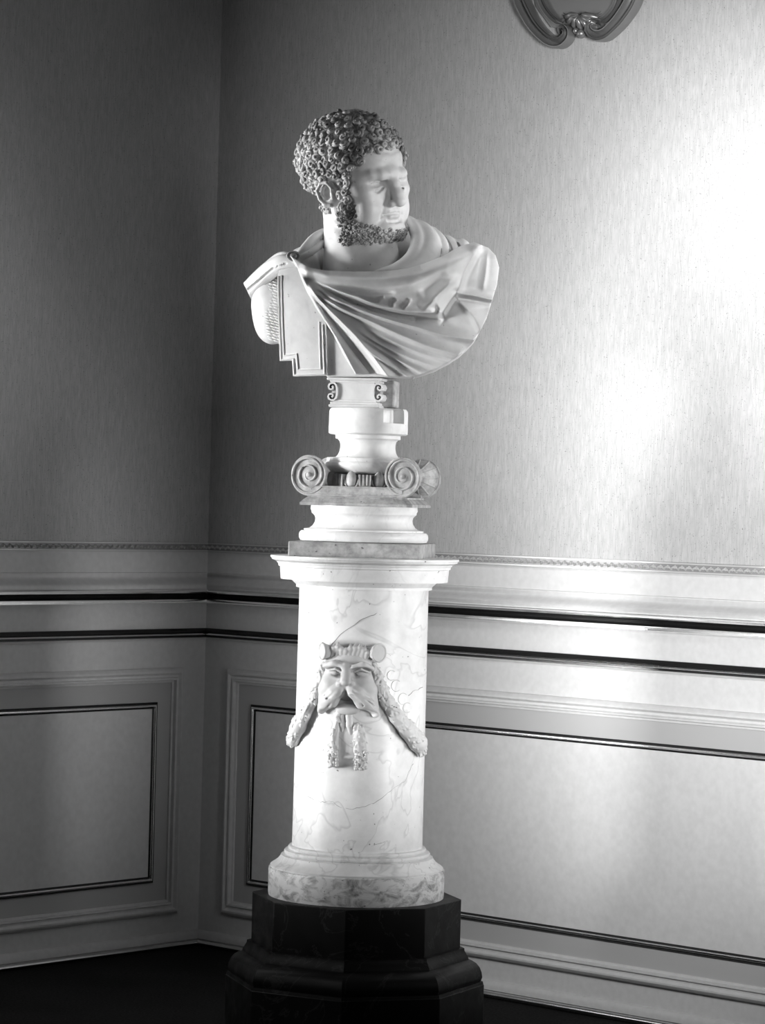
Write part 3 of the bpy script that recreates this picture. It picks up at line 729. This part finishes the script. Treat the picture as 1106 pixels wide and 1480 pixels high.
# the big folds over the far shoulder
crease([(634, 462), (650, 438), (661, 421), (667, 402), (676, 384), (692, 358)], 20, 26, 6, .05, .12, -45)
ridge([(664, 400), (640, 420), (622, 438), (608, 451)], -9, 4, 2, 6, .2, .1, -55)
ridge([(645, 395), (625, 412), (606, 430)], 5, 6, 2, 6, .2, .2, -60)
ridge([(700, 362), (694, 395), (686, 428)], -5, 7, 2, 10, .15, .1, -30)
crease([(694, 428), (699, 400), (702, 364)], 6, 10, 3, .2, .2, -20)
ridge([(658, 429), (680, 432), (710, 438)], 9, 4, 1.7, 3, 0, 0, -30)
ridge([(661, 436), (682, 438.5), (708, 442)], -5.5, 3, 2, 3, 0, 0, -30)
crease([(664, 442), (682, 462), (694, 484)], 8, 22, 4, 0, 0, -30)
ridge([(640, 464), (660, 476), (690, 486)], -5, 7, 2, 7, .1, 0, -40)
yf2 = yf-disp
sd2 = poly_sdf(Xg, Zg, cloak_poly)
# depth of the back: the bust is carved hollow behind, thinning to its edge
yb = 52*np.clip(1-(np.abs(Xg)/200)**2.4, 0, 1)**.5*np.interp(Zg.ravel(), [-105, -60, 0, 60, 140], [.25, .6, .95, 1, .6]).reshape(Zg.shape)+6-SHEAR*Xg
yb = np.maximum(yb, yf2+26)
Y = vc.ax[1][None, :, None]
F = np.maximum(yf2[:, None, :]*-1*(-1)-Y, Y-yb[:, None, :])      # front: inside where Y > yf2
F = np.maximum(F*.8, sd2[:, None, :]); vc.F = F.astype(np.float32)
vc.ell(T(640, 392, 22), (70, 34, 42), 8); vc.ell(T(452, 388, 16), (44, 34, 34), 8)
# hollow round the neck
vc.chain([T(522, 412, -10), T(522, 385, -8), T(522, 350, -4), T(522, 300, 0)], [44, 60, 66, 72], 4, 'sub')
def roll(ctrl, k=4, op='add'):
    """ctrl: (photo x, photo y, depth, radius)"""
    q = crs([T(x, y, o)+(r,) for x, y, o, r in ctrl]); vc.chain([p[:3] for p in q], [float(p[3]) for p in q], k, op)
# collar: rolls of cloth from the brooch round the back of the neck and down again
vc.ell(T(560, 356, 40), (62, 17, 44), 6); vc.ell(T(500, 362, 34), (50, 17, 36), 6)
roll([(427, 378, -52, 5), (440, 362, -38, 6), (454, 347, -14, 7), (470, 339, 14, 8), (500, 333, 42, 9), (540, 322, 52, 9), (575, 318, 44, 8), (594, 322, 26, 7)], 5)
roll([(432, 376, -56, 4), (450, 366, -44, 4), (462, 356, -26, 4), (470, 352, -4, 4)], 4)
roll([(592, 321, 28, 6), (601, 332, 8, 8), (606, 348, -16, 10), (603, 366, -40, 11), (592, 380, -58, 10), (572, 391, -70, 8), (545, 397, -78, 5)], 6)
roll([(606, 326, 24, 6), (618, 338, 4, 8), (624, 354, -18, 10), (620, 372, -40, 11), (606, 386, -56, 9), (585, 396, -68, 6)], 8)
roll([(610, 325, 22, 3), (623, 340, 0, 3.5), (630, 356, -22, 4), (628, 372, -42, 4), (614, 386, -60, 3)], 2)
roll([(624, 332, 18, 5), (636, 344, 2, 6), (643, 358, -12, 6), (642, 374, -26, 5), (632, 384, -40, 3)], 3)
roll([(628, 345, -2, 1.6), (634, 358, -20, 2), (633, 374, -36, 1.6)], 2, 'sub')
roll([(644, 344, 16, 5), (655, 354, 4, 6.5), (660, 366, -8, 6), (655, 378, -20, 4)], 4)
roll([(664, 350, 10, 5), (672, 357, 0, 6), (672, 366, -10, 5)], 5)
roll([(604, 330, 14, 2), (612, 346, -12, 3.2), (613, 364, -38, 3.4), (603, 380, -60, 2.6), (590, 388, -70, 1)], 2, 'sub')
roll([(618, 333, 14, 2), (630, 348, -4, 3.4), (634, 362, -22, 3.4), (629, 378, -42, 2)], 2, 'sub')
roll([(640, 342, 10, 2), (648, 354, -4, 3), (650, 368, -18, 3), (644, 381, -32, 1.6)], 2, 'sub')
roll([(654, 347, 8, 1.6), (664, 357, -4, 2.4), (666, 368, -14, 1.4)], 2, 'sub')
roll([(444, 374, -50, 2), (456, 366, -38, 2.6), (464, 358, -22, 2), (470, 349, -2, 1)], 1.5, 'sub')
# cloth end over the near shoulder: flat overlapping pleats
for (dx_, dy_) in ((0, 0), (3, 6), (5, 11)):
    roll([(426, 378+dy_*.3, -54, 4), (408, 375+dy_, -49, 5.5), (390+dx_*.3, 384+dy_*1.1, -38, 6), (372+dx_*.5, 399+dy_*1.2, -26, 6), (353+dx_, 418+dy_*1.2, -12, 5.5)], 5)
roll([(421, 372, -46, 4), (408, 370, -34, 5), (394, 378, -22, 5), (374, 396, -14, 5)], 4)
roll([(414, 381, -59, 1), (396, 388, -50, 1.6), (378, 403, -37, 2.2), (354, 424, -20, 2.4)], 1.2, 'sub')
roll([(420, 376, -56, 1), (404, 373, -48, 1.4), (388, 380, -38, 1.6), (370, 396, -26, 1.6)], 1.2, 'sub')
Xa = vc.ax[0][:, None, None]; Za = vc.ax[2][None, None, :]; p0 = T(353, 412, -20); p1 = T(364, 434, -20); nx, nz = -(p1[2]-p0[2]), (p1[0]-p0[0]); nl = math.hypot(nx, nz)
pd = ((Xa-p0[0])*nx+(Za-p0[2])*nz)/nl; pd = pd if float(((T(400, 400)[0]-p0[0])*nx+(T(400, 400)[2]-p0[2])*nz)) < 0 else -pd
vc.F = np.maximum(vc.F, np.where(Xa < -130, pd, -99).astype(np.float32))
# loose end cut square
V, Q = vc.mesh(); cloak = tess('cloak', to_bust(V, TO), Q, M_marble, bust, None)
# --- chest under the cloak, near shoulder and arm stump
vt = Vol((-175, -120, -104), (130, 95, 80), 1.6)
Xg, Zg = np.meshgrid(vt.ax[0], vt.ax[2], indexing='ij')
chest_poly = pl2([(404, 392), (430, 388), (470, 402), (600, 402), (600, 545), (474, 545), (466, 534), (404, 500)], -40)
yf = base_front(Xg, Zg); yb = np.maximum(40*np.clip(1-(np.abs(Xg)/190)**2.4, 0, 1)**.5-SHEAR*Xg, yf+24)
Y = vt.ax[1][None, :, None]
F = np.maximum(np.maximum(yf[:, None, :]-Y, Y-yb[:, None, :])*.8, poly_sdf(Xg, Zg, chest_poly)[:, None, :]); vt.F = F.astype(np.float32)
vt.ell(T(396, 440, -8), (33, 34, 46), 6); vt.ell(T(395, 462, -8), (28, 27, 36), 6)
V, Q = vt.mesh(); chest = tess('chest', to_bust(V, TO), Q, M_marble, bust, None)
# scaly fringe of the armhole
m = MB()
for i in range(24):
    for j in range(3):
        x = 384+j*6.5+(i % 2)*1.5+(0 if i < 12 else (i-12)*.55); y = 396+i*4.1+j*1.6
        dx = x-396; off = -8-33*math.sqrt(max(.05, 1-(dx/36)**2-((y-445)/60)**2))-.5
        m.tube([T(x-4, y-1.5, off+.8), T(x-1.5, y-.2, off-1), T(x+1.5, y+.8, off-1), T(x+4, y+2.6, off+.8)], [.5, 1.5, 1.7, .6], 6)
m.v = [tuple(q) for q in to_bust(np.array(m.v), TO)]; o = link('armhole_fringe', m, M_marble, chest, 60)
# --- breastplate flap with its double border
def curved(poly, dy0, dy1, name, parent, m_=None, sub=8, off=-70):
    """slab that follows the chest"""
    import bmesh
    P = pl2(poly, off); bm = bmesh.new(); vs = [bm.verts.new((x, 0, z)) for x, z in P]; f = bm.faces.new(vs)
    bmesh.ops.triangulate(bm, faces=[f])
    for _ in range(3): bmesh.ops.subdivide_edges(bm, edges=[e for e in bm.edges if e.calc_length() > 9], cuts=1, use_grid_fill=True)
    r = bmesh.ops.extrude_face_region(bm, geom=bm.faces[:]); top = [v for v in r['geom'] if isinstance(v, bmesh.types.BMVert)]; ts = set(top)
    for v in bm.verts:
        b = float(base_front(np.array([[v.co.x]]), np.array([[v.co.z]]))[0, 0]); v.co.y = b+(dy0 if v in ts else dy1)
    for v in bm.verts: v.co = Vector(to_bust(np.array([v.co]), TO)[0])
    me = bpy.data.meshes.new(name); bm.to_mesh(me); bm.free(); return link(name, me, m_ or M_marble, parent, 30)
plate = curved([(401, 396), (402.5, 460), (404, 521), (422, 520.5), (423, 543), (473, 542), (472, 470), (452, 432), (430, 388), (416, 390)], -7, 4, 'breastplate', bust)
def border(pts, w, name):
    m = MB(); P = []
    for (x0, y0), (x1, y1) in zip(pts, pts[1:]):
        n = max(2, int(math.hypot(x1-x0, y1-y0)/6))
        for i in range(n): P.append((x0+(x1-x0)*i/n, y0+(y1-y0)*i/n))
    P.append(pts[-1]); q = []
    for x, z in pl2(P, -70):
        q.append((x, float(base_front(np.array([[x]]), np.array([[z]]))[0, 0])-7.2, z))
    m.tube(q, w, 6); m.v = [tuple(v) for v in to_bust(np.array(m.v), TO)]; return link(name, m, M_marble, plate, 40)
border([(403, 400), (404, 460), (406, 519), (424, 518), (425, 540.5), (469, 540), (467, 470)], 1.5, 'border_fillet')
border([(407.5, 399), (408.5, 460), (410.5, 513), (429, 511), (430.5, 533.5), (463.5, 532.5), (462, 466)], 1.4, 'border_fillet')
# --- brooch
m = MB(); c = T(424, 370, -62); rg = []
for r, d in ((10, 6), (10, 1), (9, -1), (7, -.5), (6.2, 1.2), (5.6, 1.2), (5, -1.4), (3, -3), (.2, -3.4)):
    rg.append([(c[0]+r*math.cos(a), c[1]+d-.3*r*math.sin(a)*0, c[2]+r*.78*math.sin(a)) for a in [2*math.pi*j/28 for j in range(28)]])
m.rings(rg); m.v = [tuple(v) for v in to_bust(np.array(m.v), TO)]; link('brooch', m, M_old, bust, 50)

# --- head and neck
HO = W(519, 262, -4)
ya, ro = math.radians(50), math.radians(9)
left0 = Vector((math.cos(ya), math.sin(ya), 0)); fwd = Vector((math.sin(ya), -math.cos(ya), 0)); up0 = Vector((0, 0, 1))
left = left0*math.cos(ro)+up0*math.sin(ro); upv = up0*math.cos(ro)-left0*math.sin(ro)
HR = np.array([[left.x, fwd.x, upv.x], [left.y, fwd.y, upv.y], [left.z, fwd.z, upv.z]])
def Hd(x, y, off=0): return tuple(np.array((W(x, y, off)-HO)/S)@HR)
vh = Vol((-92, -108, -175), (92, 96, 112), 1.25)
vh.ell((0, -14, 34), (66, 80, 64), 8)                                  # skull
vh.ell((0, 18, 28), (58, 50, 50), 8)                                   # forehead
vh.ell((0, 16, -22), (55, 50, 66), 10)                                 # face
vh.ell((0, 22, -54), (47, 42, 34), 10)                                 # jaw
vh.chain([(-55, -2, -30), (-50, 8, -56), (-38, 34, -76), (-14, 54, -84), (14, 54, -84), (38, 34, -76), (50, 8, -56), (55, -2, -30)], [9, 12, 12, 12, 12, 12, 12, 9], 14)
vh.ell((0, 57, -78), (20, 13, 14), 6)                                  # chin
for s_ in (-1, 1):
    vh.ell((s_*40, 44, -18), (16, 15, 13), 14)                          # cheekbone
    vh.ell((s_*36, 46, -48), (15, 13, 20), 14)                          # full cheek
    vh.ell((s_*27, 68, -3), (18, 18, 10.5), 3.5, 'sub')                     # eye socket
    vh.ell((s_*13, 68, -4), (6, 8.5, 8), 4, 'sub')
    vh.chain([(s_*7, 67, 7), (s_*22, 64, 6.5), (s_*36, 56, 7), (s_*46, 44, 4)], [6, 5.5, 5, 4], 9)     # heavy low brow
    vh.ell((s_*26, 40, -4), (13.5, 13, 10.5), 2)                         # eyeball
    vh.chain([(s_*13.5, 51, -5), (s_*19, 53.5, -1.5), (s_*26, 54, -.5), (s_*33, 51, -2.5), (s_*39, 46, -7)], [1.6, 2.4, 2.6, 2.2, 1.6], 2)   # upper lid
    vh.chain([(s_*13.5, 51, -6), (s_*19, 52.2, -9), (s_*26, 52, -10), (s_*33, 49.5, -9.5), (s_*39, 46, -7)], [1.3, 1.8, 2, 1.8, 1.3], 2)       # lower lid
    vh.chain([(s_*16, 54.5, -5.4), (s_*21, 57, -4.6), (s_*27, 57.2, -4.6), (s_*33, 54, -5.6), (s_*37, 50, -6.6)], [1.0, 1.9, 2.1, 1.8, 1.0], .8, 'sub')
    vh.chain([(s_*16, 60, -14), (s_*27, 60, -18), (s_*38, 54, -16)], 1.6, 4, 'sub')
    vh.ell((s_*44, 38, -2), (11, 14, 17), 10); vh.ell((s_*50, 26, -10), (8, 16, 22), 12)
    vh.chain([(s_*3.4, 71, 18), (s_*3.6, 72.5, 8)], 1.5, 2.5, 'sub')   # frown furrows
vh.chain([(0, 65, 8), (0, 70, -8), (0, 76, -26), (0, 79, -36)], [6.5, 7.5, 8.8, 9.4], 6)             # nose
vh.ell((0, 78, -37), (9.4, 8.8, 8.4), 4); vh.ell((0, 62, 13), (13, 8.5, 8), 7)
for s_ in (-1, 1):
    vh.ell((s_*9.5, 70, -40), (6.2, 8, 6), 3)
    vh.ell((s_*5, 77, -46), (2.6, 4.2, 2.6), 1.5, 'sub')
    vh.chain([(s_*15, 68, -36), (s_*20, 65, -48), (s_*23, 59, -60)], [2.4, 2.8, 1.6], 4, 'sub')   # fold beside the mouth
vh.ell((0, 59, -50), (16, 8, 9), 6); vh.ell((0, 58, -62), (15, 7, 8), 5)
vh.chain([(-16, 58, -56), (-9, 63, -53), (0, 65.5, -52), (9, 63, -53), (16, 58, -56)], [2, 3.4, 3.4, 3.4, 2], 3)      # lips
vh.chain([(-14, 58, -58.5), (-8, 63, -60), (0, 65, -60.6), (8, 63, -60), (14, 58, -58.5)], [2, 4, 4.3, 4, 2], 3)
vh.chain([(-18, 60, -57.4), (-9, 67, -56.4), (0, 69.5, -56), (9, 67, -56.4), (18, 60, -57.4)], [1.5, 2.4, 2.4, 2.4, 1.5], 1, 'sub')
vh.chain([(-11, 64, -69), (0, 66, -69.5), (11, 64, -69)], 2.4, 5, 'sub')
vh.chain([(-34, 63, 31), (-16, 70.5, 27), (0, 72, 25.5), (16, 70.5, 27), (34, 63, 31)], 1.3, 4, 'sub')     # forehead creases
vh.chain([(-26, 65, 41), (0, 70.5, 37), (26, 65, 41)], 1.0, 4, 'sub')
# ears
for s_ in (-1, 1):
    ex, ey, ez = s_*60, -7, -16
    vh.ell((ex, ey, ez), (8, 15, 20), 3)
    vh.ell((ex+s_*8, ey+1, ez+3), (9, 10.5, 14), 1.5, 'sub')
    vh.chain([(ex+s_*4, ey+8, ez-2), (ex+s_*6, ey+11, ez+8), (ex+s_*8, ey+4, ez+18), (ex+s_*9, ey-7, ez+17), (ex+s_*9.5, ey-14, ez+6), (ex+s_*8, ey-11, ez-8), (ex+s_*5, ey-3, ez-18), (ex+s_*4, ey+5, ez-19)], [2, 2.3, 2.4, 2.6, 2.6, 2.6, 4.4, 3.4], 1.5)
    vh.chain([(ex+s_*6, ey-5, ez+10), (ex+s_*6.5, ey-8, ez), (ex+s_*5, ey-3, ez-9)], 2, 2)
    vh.ell((ex+s_*4, ey+11, ez-5), (4, 3.6, 5), 2)
# neck, thick and turned
vh.chain([Hd(512, 290, 12), Hd(516, 330, 6), Hd(521, 358, 2), Hd(524, 385, -2), Hd(526, 410, -4)], [44, 46, 50, 55, 62], 8)
vh.chain([Hd(476, 312, 2), Hd(494, 350, -30), Hd(512, 384, -50)], [7, 8, 7], 8)
HV, HQ = vh.mesh()
HV[:, 2] = np.interp(HV[:, 2], [-175, -128, -92, 0, 120], [-175, -124, -80, 0, 120]); HV[:, 1] = np.interp(HV[:, 1], [-120, 15, 100], [-120, 15, 93])
HN = vnormals(HV, HQ)
head = tess('head', to_bust(HV, HO, HR), HQ, M_marble, bust, None)
# --- drilled curls of hair and beard, one carved snail each
def in_hair(p, n):
    x, y, z = p; ax = abs(x)
    if ax > 50 and -25 < y < 10 and -38 < z < 8: return 0             # ear
    hl = 45-.004*ax*ax if ax < 34 else 40-(ax-34)*1.2
    if y > 38: return 1 if z > hl else 0
    if z > 40 and y <= 38: return 1
    if z > 4 and y < 40-.30*(40-z): return 1
    if y < 10 and z > -8: return 1
    if y < -16 and z > -40-.15*(y+16): return 1
    if 12 < y < 29 and -44 < z <= 8 and ax > 36: return 2
    return 0
def in_beard(p, n):
    x, y, z = p; ax = abs(x)
    if z < -88 or z > -30 or n[2] < -.80: return 0
    if ax > 38 and 10 < y < 32 and z > -62: return 1
    lim = -57 if y < 38 else -57-(y-38)*.55
    if z < lim and y > 8 and not (ax < 11 and z > -74): return 1
    return 0
def sample(pred, gap, cand):
    idx = RNG.permutation(len(HV))[:cand]; out = []; cell = {}
    for i in idx:
        p = HV[i]; k = pred(p, HN[i])
        if not k: continue
        c = tuple((p//gap).astype(int)); ok = True
        for a in (-1, 0, 1):
            for b in (-1, 0, 1):
                for d in (-1, 0, 1):
                    for q in cell.get((c[0]+a, c[1]+b, c[2]+d), ()):
                        if (p[0]-q[0])**2+(p[1]-q[1])**2+(p[2]-q[2])**2 < gap*gap: ok = False
        if ok: cell.setdefault(c, []).append(p); out.append((p, HN[i], k))
    return out
def curl(m, p, n, R0, rt, turns=1.35, lift=1.0):
    n = Vector(n); a = n.orthogonal().normalized(); b = n.cross(a); ph = random.uniform(0, 6.28); sg = random.choice((-1, 1))
    tilt = (a*random.uniform(-1, 1)+b*random.uniform(-1, 1))*.35; ax = (n+tilt).normalized(); a = ax.orthogonal().normalized(); b = ax.cross(a)
    N = 15; pts, rr = [], []
    fl = random.uniform(.7, 1.0)
    for i in range(N):
        t = i/(N-1); ang = ph+sg*t*turns*2*math.pi; r = R0*(1.75-1.25*t**.55)
        pts.append(Vector(p)+a*(r*math.cos(ang))+b*(r*fl*math.sin(ang))+ax*(lift*(-.3+3.6*t)-.6)); rr.append(rt*(.55+.6*math.sin(math.pi*min(1, t*.9+.1))))
    m.tube(pts, rr, 6)
m = MB()
for p, n, k in sample(in_hair, 10.6, 60000): curl(m, p+n*random.uniform(.2, 2.6), n, random.uniform(3.6, 5.4), random.uniform(2.1, 3.0), random.uniform(1.25, 1.9), random.uniform(1.0, 2.0))
for p, n, k in sample(in_hair, 10, 30000): curl(m, p+n*.2, n, random.uniform(2.8, 4), 2.0, 1.1, .7)
m.v = [tuple(v) for v in to_bust(np.array(m.v), HO, HR)]; hair = link('hair', m, M_hair, head, 0); hair.data.shade_smooth(); hair['label'] = 'tight drilled curls, grimy on top'
m = MB()
for p, n, k in sample(in_beard, 4.9, 60000): curl(m, p+n*random.uniform(0, 1), n, random.uniform(1.7, 2.9), random.uniform(1.1, 1.7), random.uniform(1, 1.6), .9)
m.v = [tuple(v) for v in to_bust(np.array(m.v), HO, HR)]; beard = link('beard', m, M_hair, head, 0); beard.data.shade_smooth()

# ------------------------------------------------------------------ gilt scroll ornament hanging on the right wall, only its foot in view
oc = W(842, 40); 
def on_wall(x, y):
    """pixel -> local coordinates on the right wall's plane"""
    r = ray(x, y); o = Vector((0, 0, CAM_H)); t = (CORNER-o).dot(nR)/r.dot(nR); P = o+r*t-CORNER; return P.dot(dR), P.z
sx0, sz0 = on_wall(842, 52)
orn = empty('gilt_frame', wallR(sx0, 0, sz0), 0, 'dull gilt frame of carved scrolls hung high on the papered right wall', 'frame')
orn.matrix_world = Matrix(((dR.x, nR.x, 0, 0), (dR.y, nR.y, 0, 0), (0, 0, 1, 0), (0, 0, 0, 1))); orn.location = wallR(sx0, 0, sz0)
def wp(x, y, o): s_, z_ = on_wall(x, y); return (s_-sx0, o, z_-sz0)
def spline(pts, n=8):
    out = []; P = [pts[0]]+pts+[pts[-1]]
    for i in range(1, len(P)-2):
        for k in range(n):
            t = k/n; p0, p1, p2, p3 = P[i-1:i+3]
            out.append(tuple(.5*((2*p1[q])+(-p0[q]+p2[q])*t+(2*p0[q]-5*p1[q]+4*p2[q]-p3[q])*t*t+(-p0[q]+3*p1[q]-3*p2[q]+p3[q])*t**3) for q in (0, 1)))
    return out+[pts[-1]]
def scroll(path, widths, hgt, name):
    """C-scroll with a raised rim on both sides and a hollow between"""
    P = spline(path); n = len(P); rings = []
    W3 = [Vector(wp(x, y, 0)) for x, y in P]
    for i, p in enumerate(W3):
        t = (W3[min(i+1, n-1)]-W3[max(i-1, 0)]).normalized(); sd = Vector((-t.z, 0, t.x)); w = np.interp(i/(n-1), np.linspace(0, 1, len(widths)), widths)*.00165; hh = hgt*min(1, w/.008)
        sec = [(-1, .000), (-1, hh*.7), (-.88, hh), (-.7, hh), (-.5, hh*.55), (-.05, hh*.35), (.25, hh*.6), (.45, hh*.95), (.62, hh*.7), (.75, hh*.75), (.9, hh), (1, hh*.6), (1, 0)]
        rings.append([tuple(p+sd*(a*w)+Vector((0, b, 0))) for a, b in sec])
    return link(name, MB().rings(rings), M_frame, orn, 40)
for fl in (0, 1):        # lower half in view, the upper half its mirror image
    def mir(P): return [(x, -200-y) for x, y in P][::-1] if fl else P
    def half(P, w, h_, nm): scroll(mir(P), w[::-1] if fl else w, h_, nm)
    wd_ = [11, 11, 11, 10, 9, 8.5, 8, 7, 6, 4.5, 3.5, 2.5, 1.5]
    half([(746, -100), (752, -40), (760, 0), (773, 28), (786, 46), (802, 60), (816, 63), (826, 56), (828, 47), (823, 41), (816, 42), (815, 48), (819, 50)], wd_, .030, 'scroll')
    half([(936, -100), (930, -40), (922, 0), (907, 26), (893, 42), (882, 51), (871, 53), (863, 48), (861, 40), (866, 34), (873, 36), (874, 42), (869, 45)], wd_, .030, 'scroll')
    half([(774, -100), (780, -40), (790, 5), (806, 28), (818, 34), (822, 26), (816, 20)], [6, 6, 6, 5, 4.5, 3, 2], .022, 'inner_scroll')
    half([(912, -100), (906, -40), (898, 5), (884, 26), (872, 31), (868, 24), (874, 18)], [6, 6, 6, 5, 4.5, 3, 2], .022, 'inner_scroll')
m = MB()
for a in range(-3, 4):
    q = math.radians(a*26); c = (846, 22)
    pts = [wp(c[0]+r*math.sin(q), c[1]+r*math.cos(q)*.9, o) for r, o in ((3, .020), (10, .028), (19, .022), (24, .012))]; m.tube(pts, [.003, .0075, .007, .003], 8)
link('shell', m, M_frame, orn, 60)
m = MB(); m.ball(wp(846, 50, .014), (.012, .014, .011), 12, 8); m.ball(wp(838, 46, .012), (.008, .012, .008), 10, 6); m.ball(wp(854, 44, .012), (.008, .012, .008), 10, 6); link('leaf_boss', m, M_frame, orn, 60)
m = MB(); m.ball(wp(768, 35, .01), (.011, .012, .006), 10, 6); link('leaf_tip', m, M_frame, orn, 60)
bp = [(764, -100), (770, -40), (778, 10), (800, 40), (846, 44), (880, 40), (908, 10), (916, -40), (922, -100)]; bp = bp+[(x, -200-y) for x, y in bp[::-1][1:-1]]
link('back_board', MB().rings([[wp(x, y, 0) for x, y in bp], [wp(x, y, .009) for x, y in bp]]), M_frame, orn, 0)
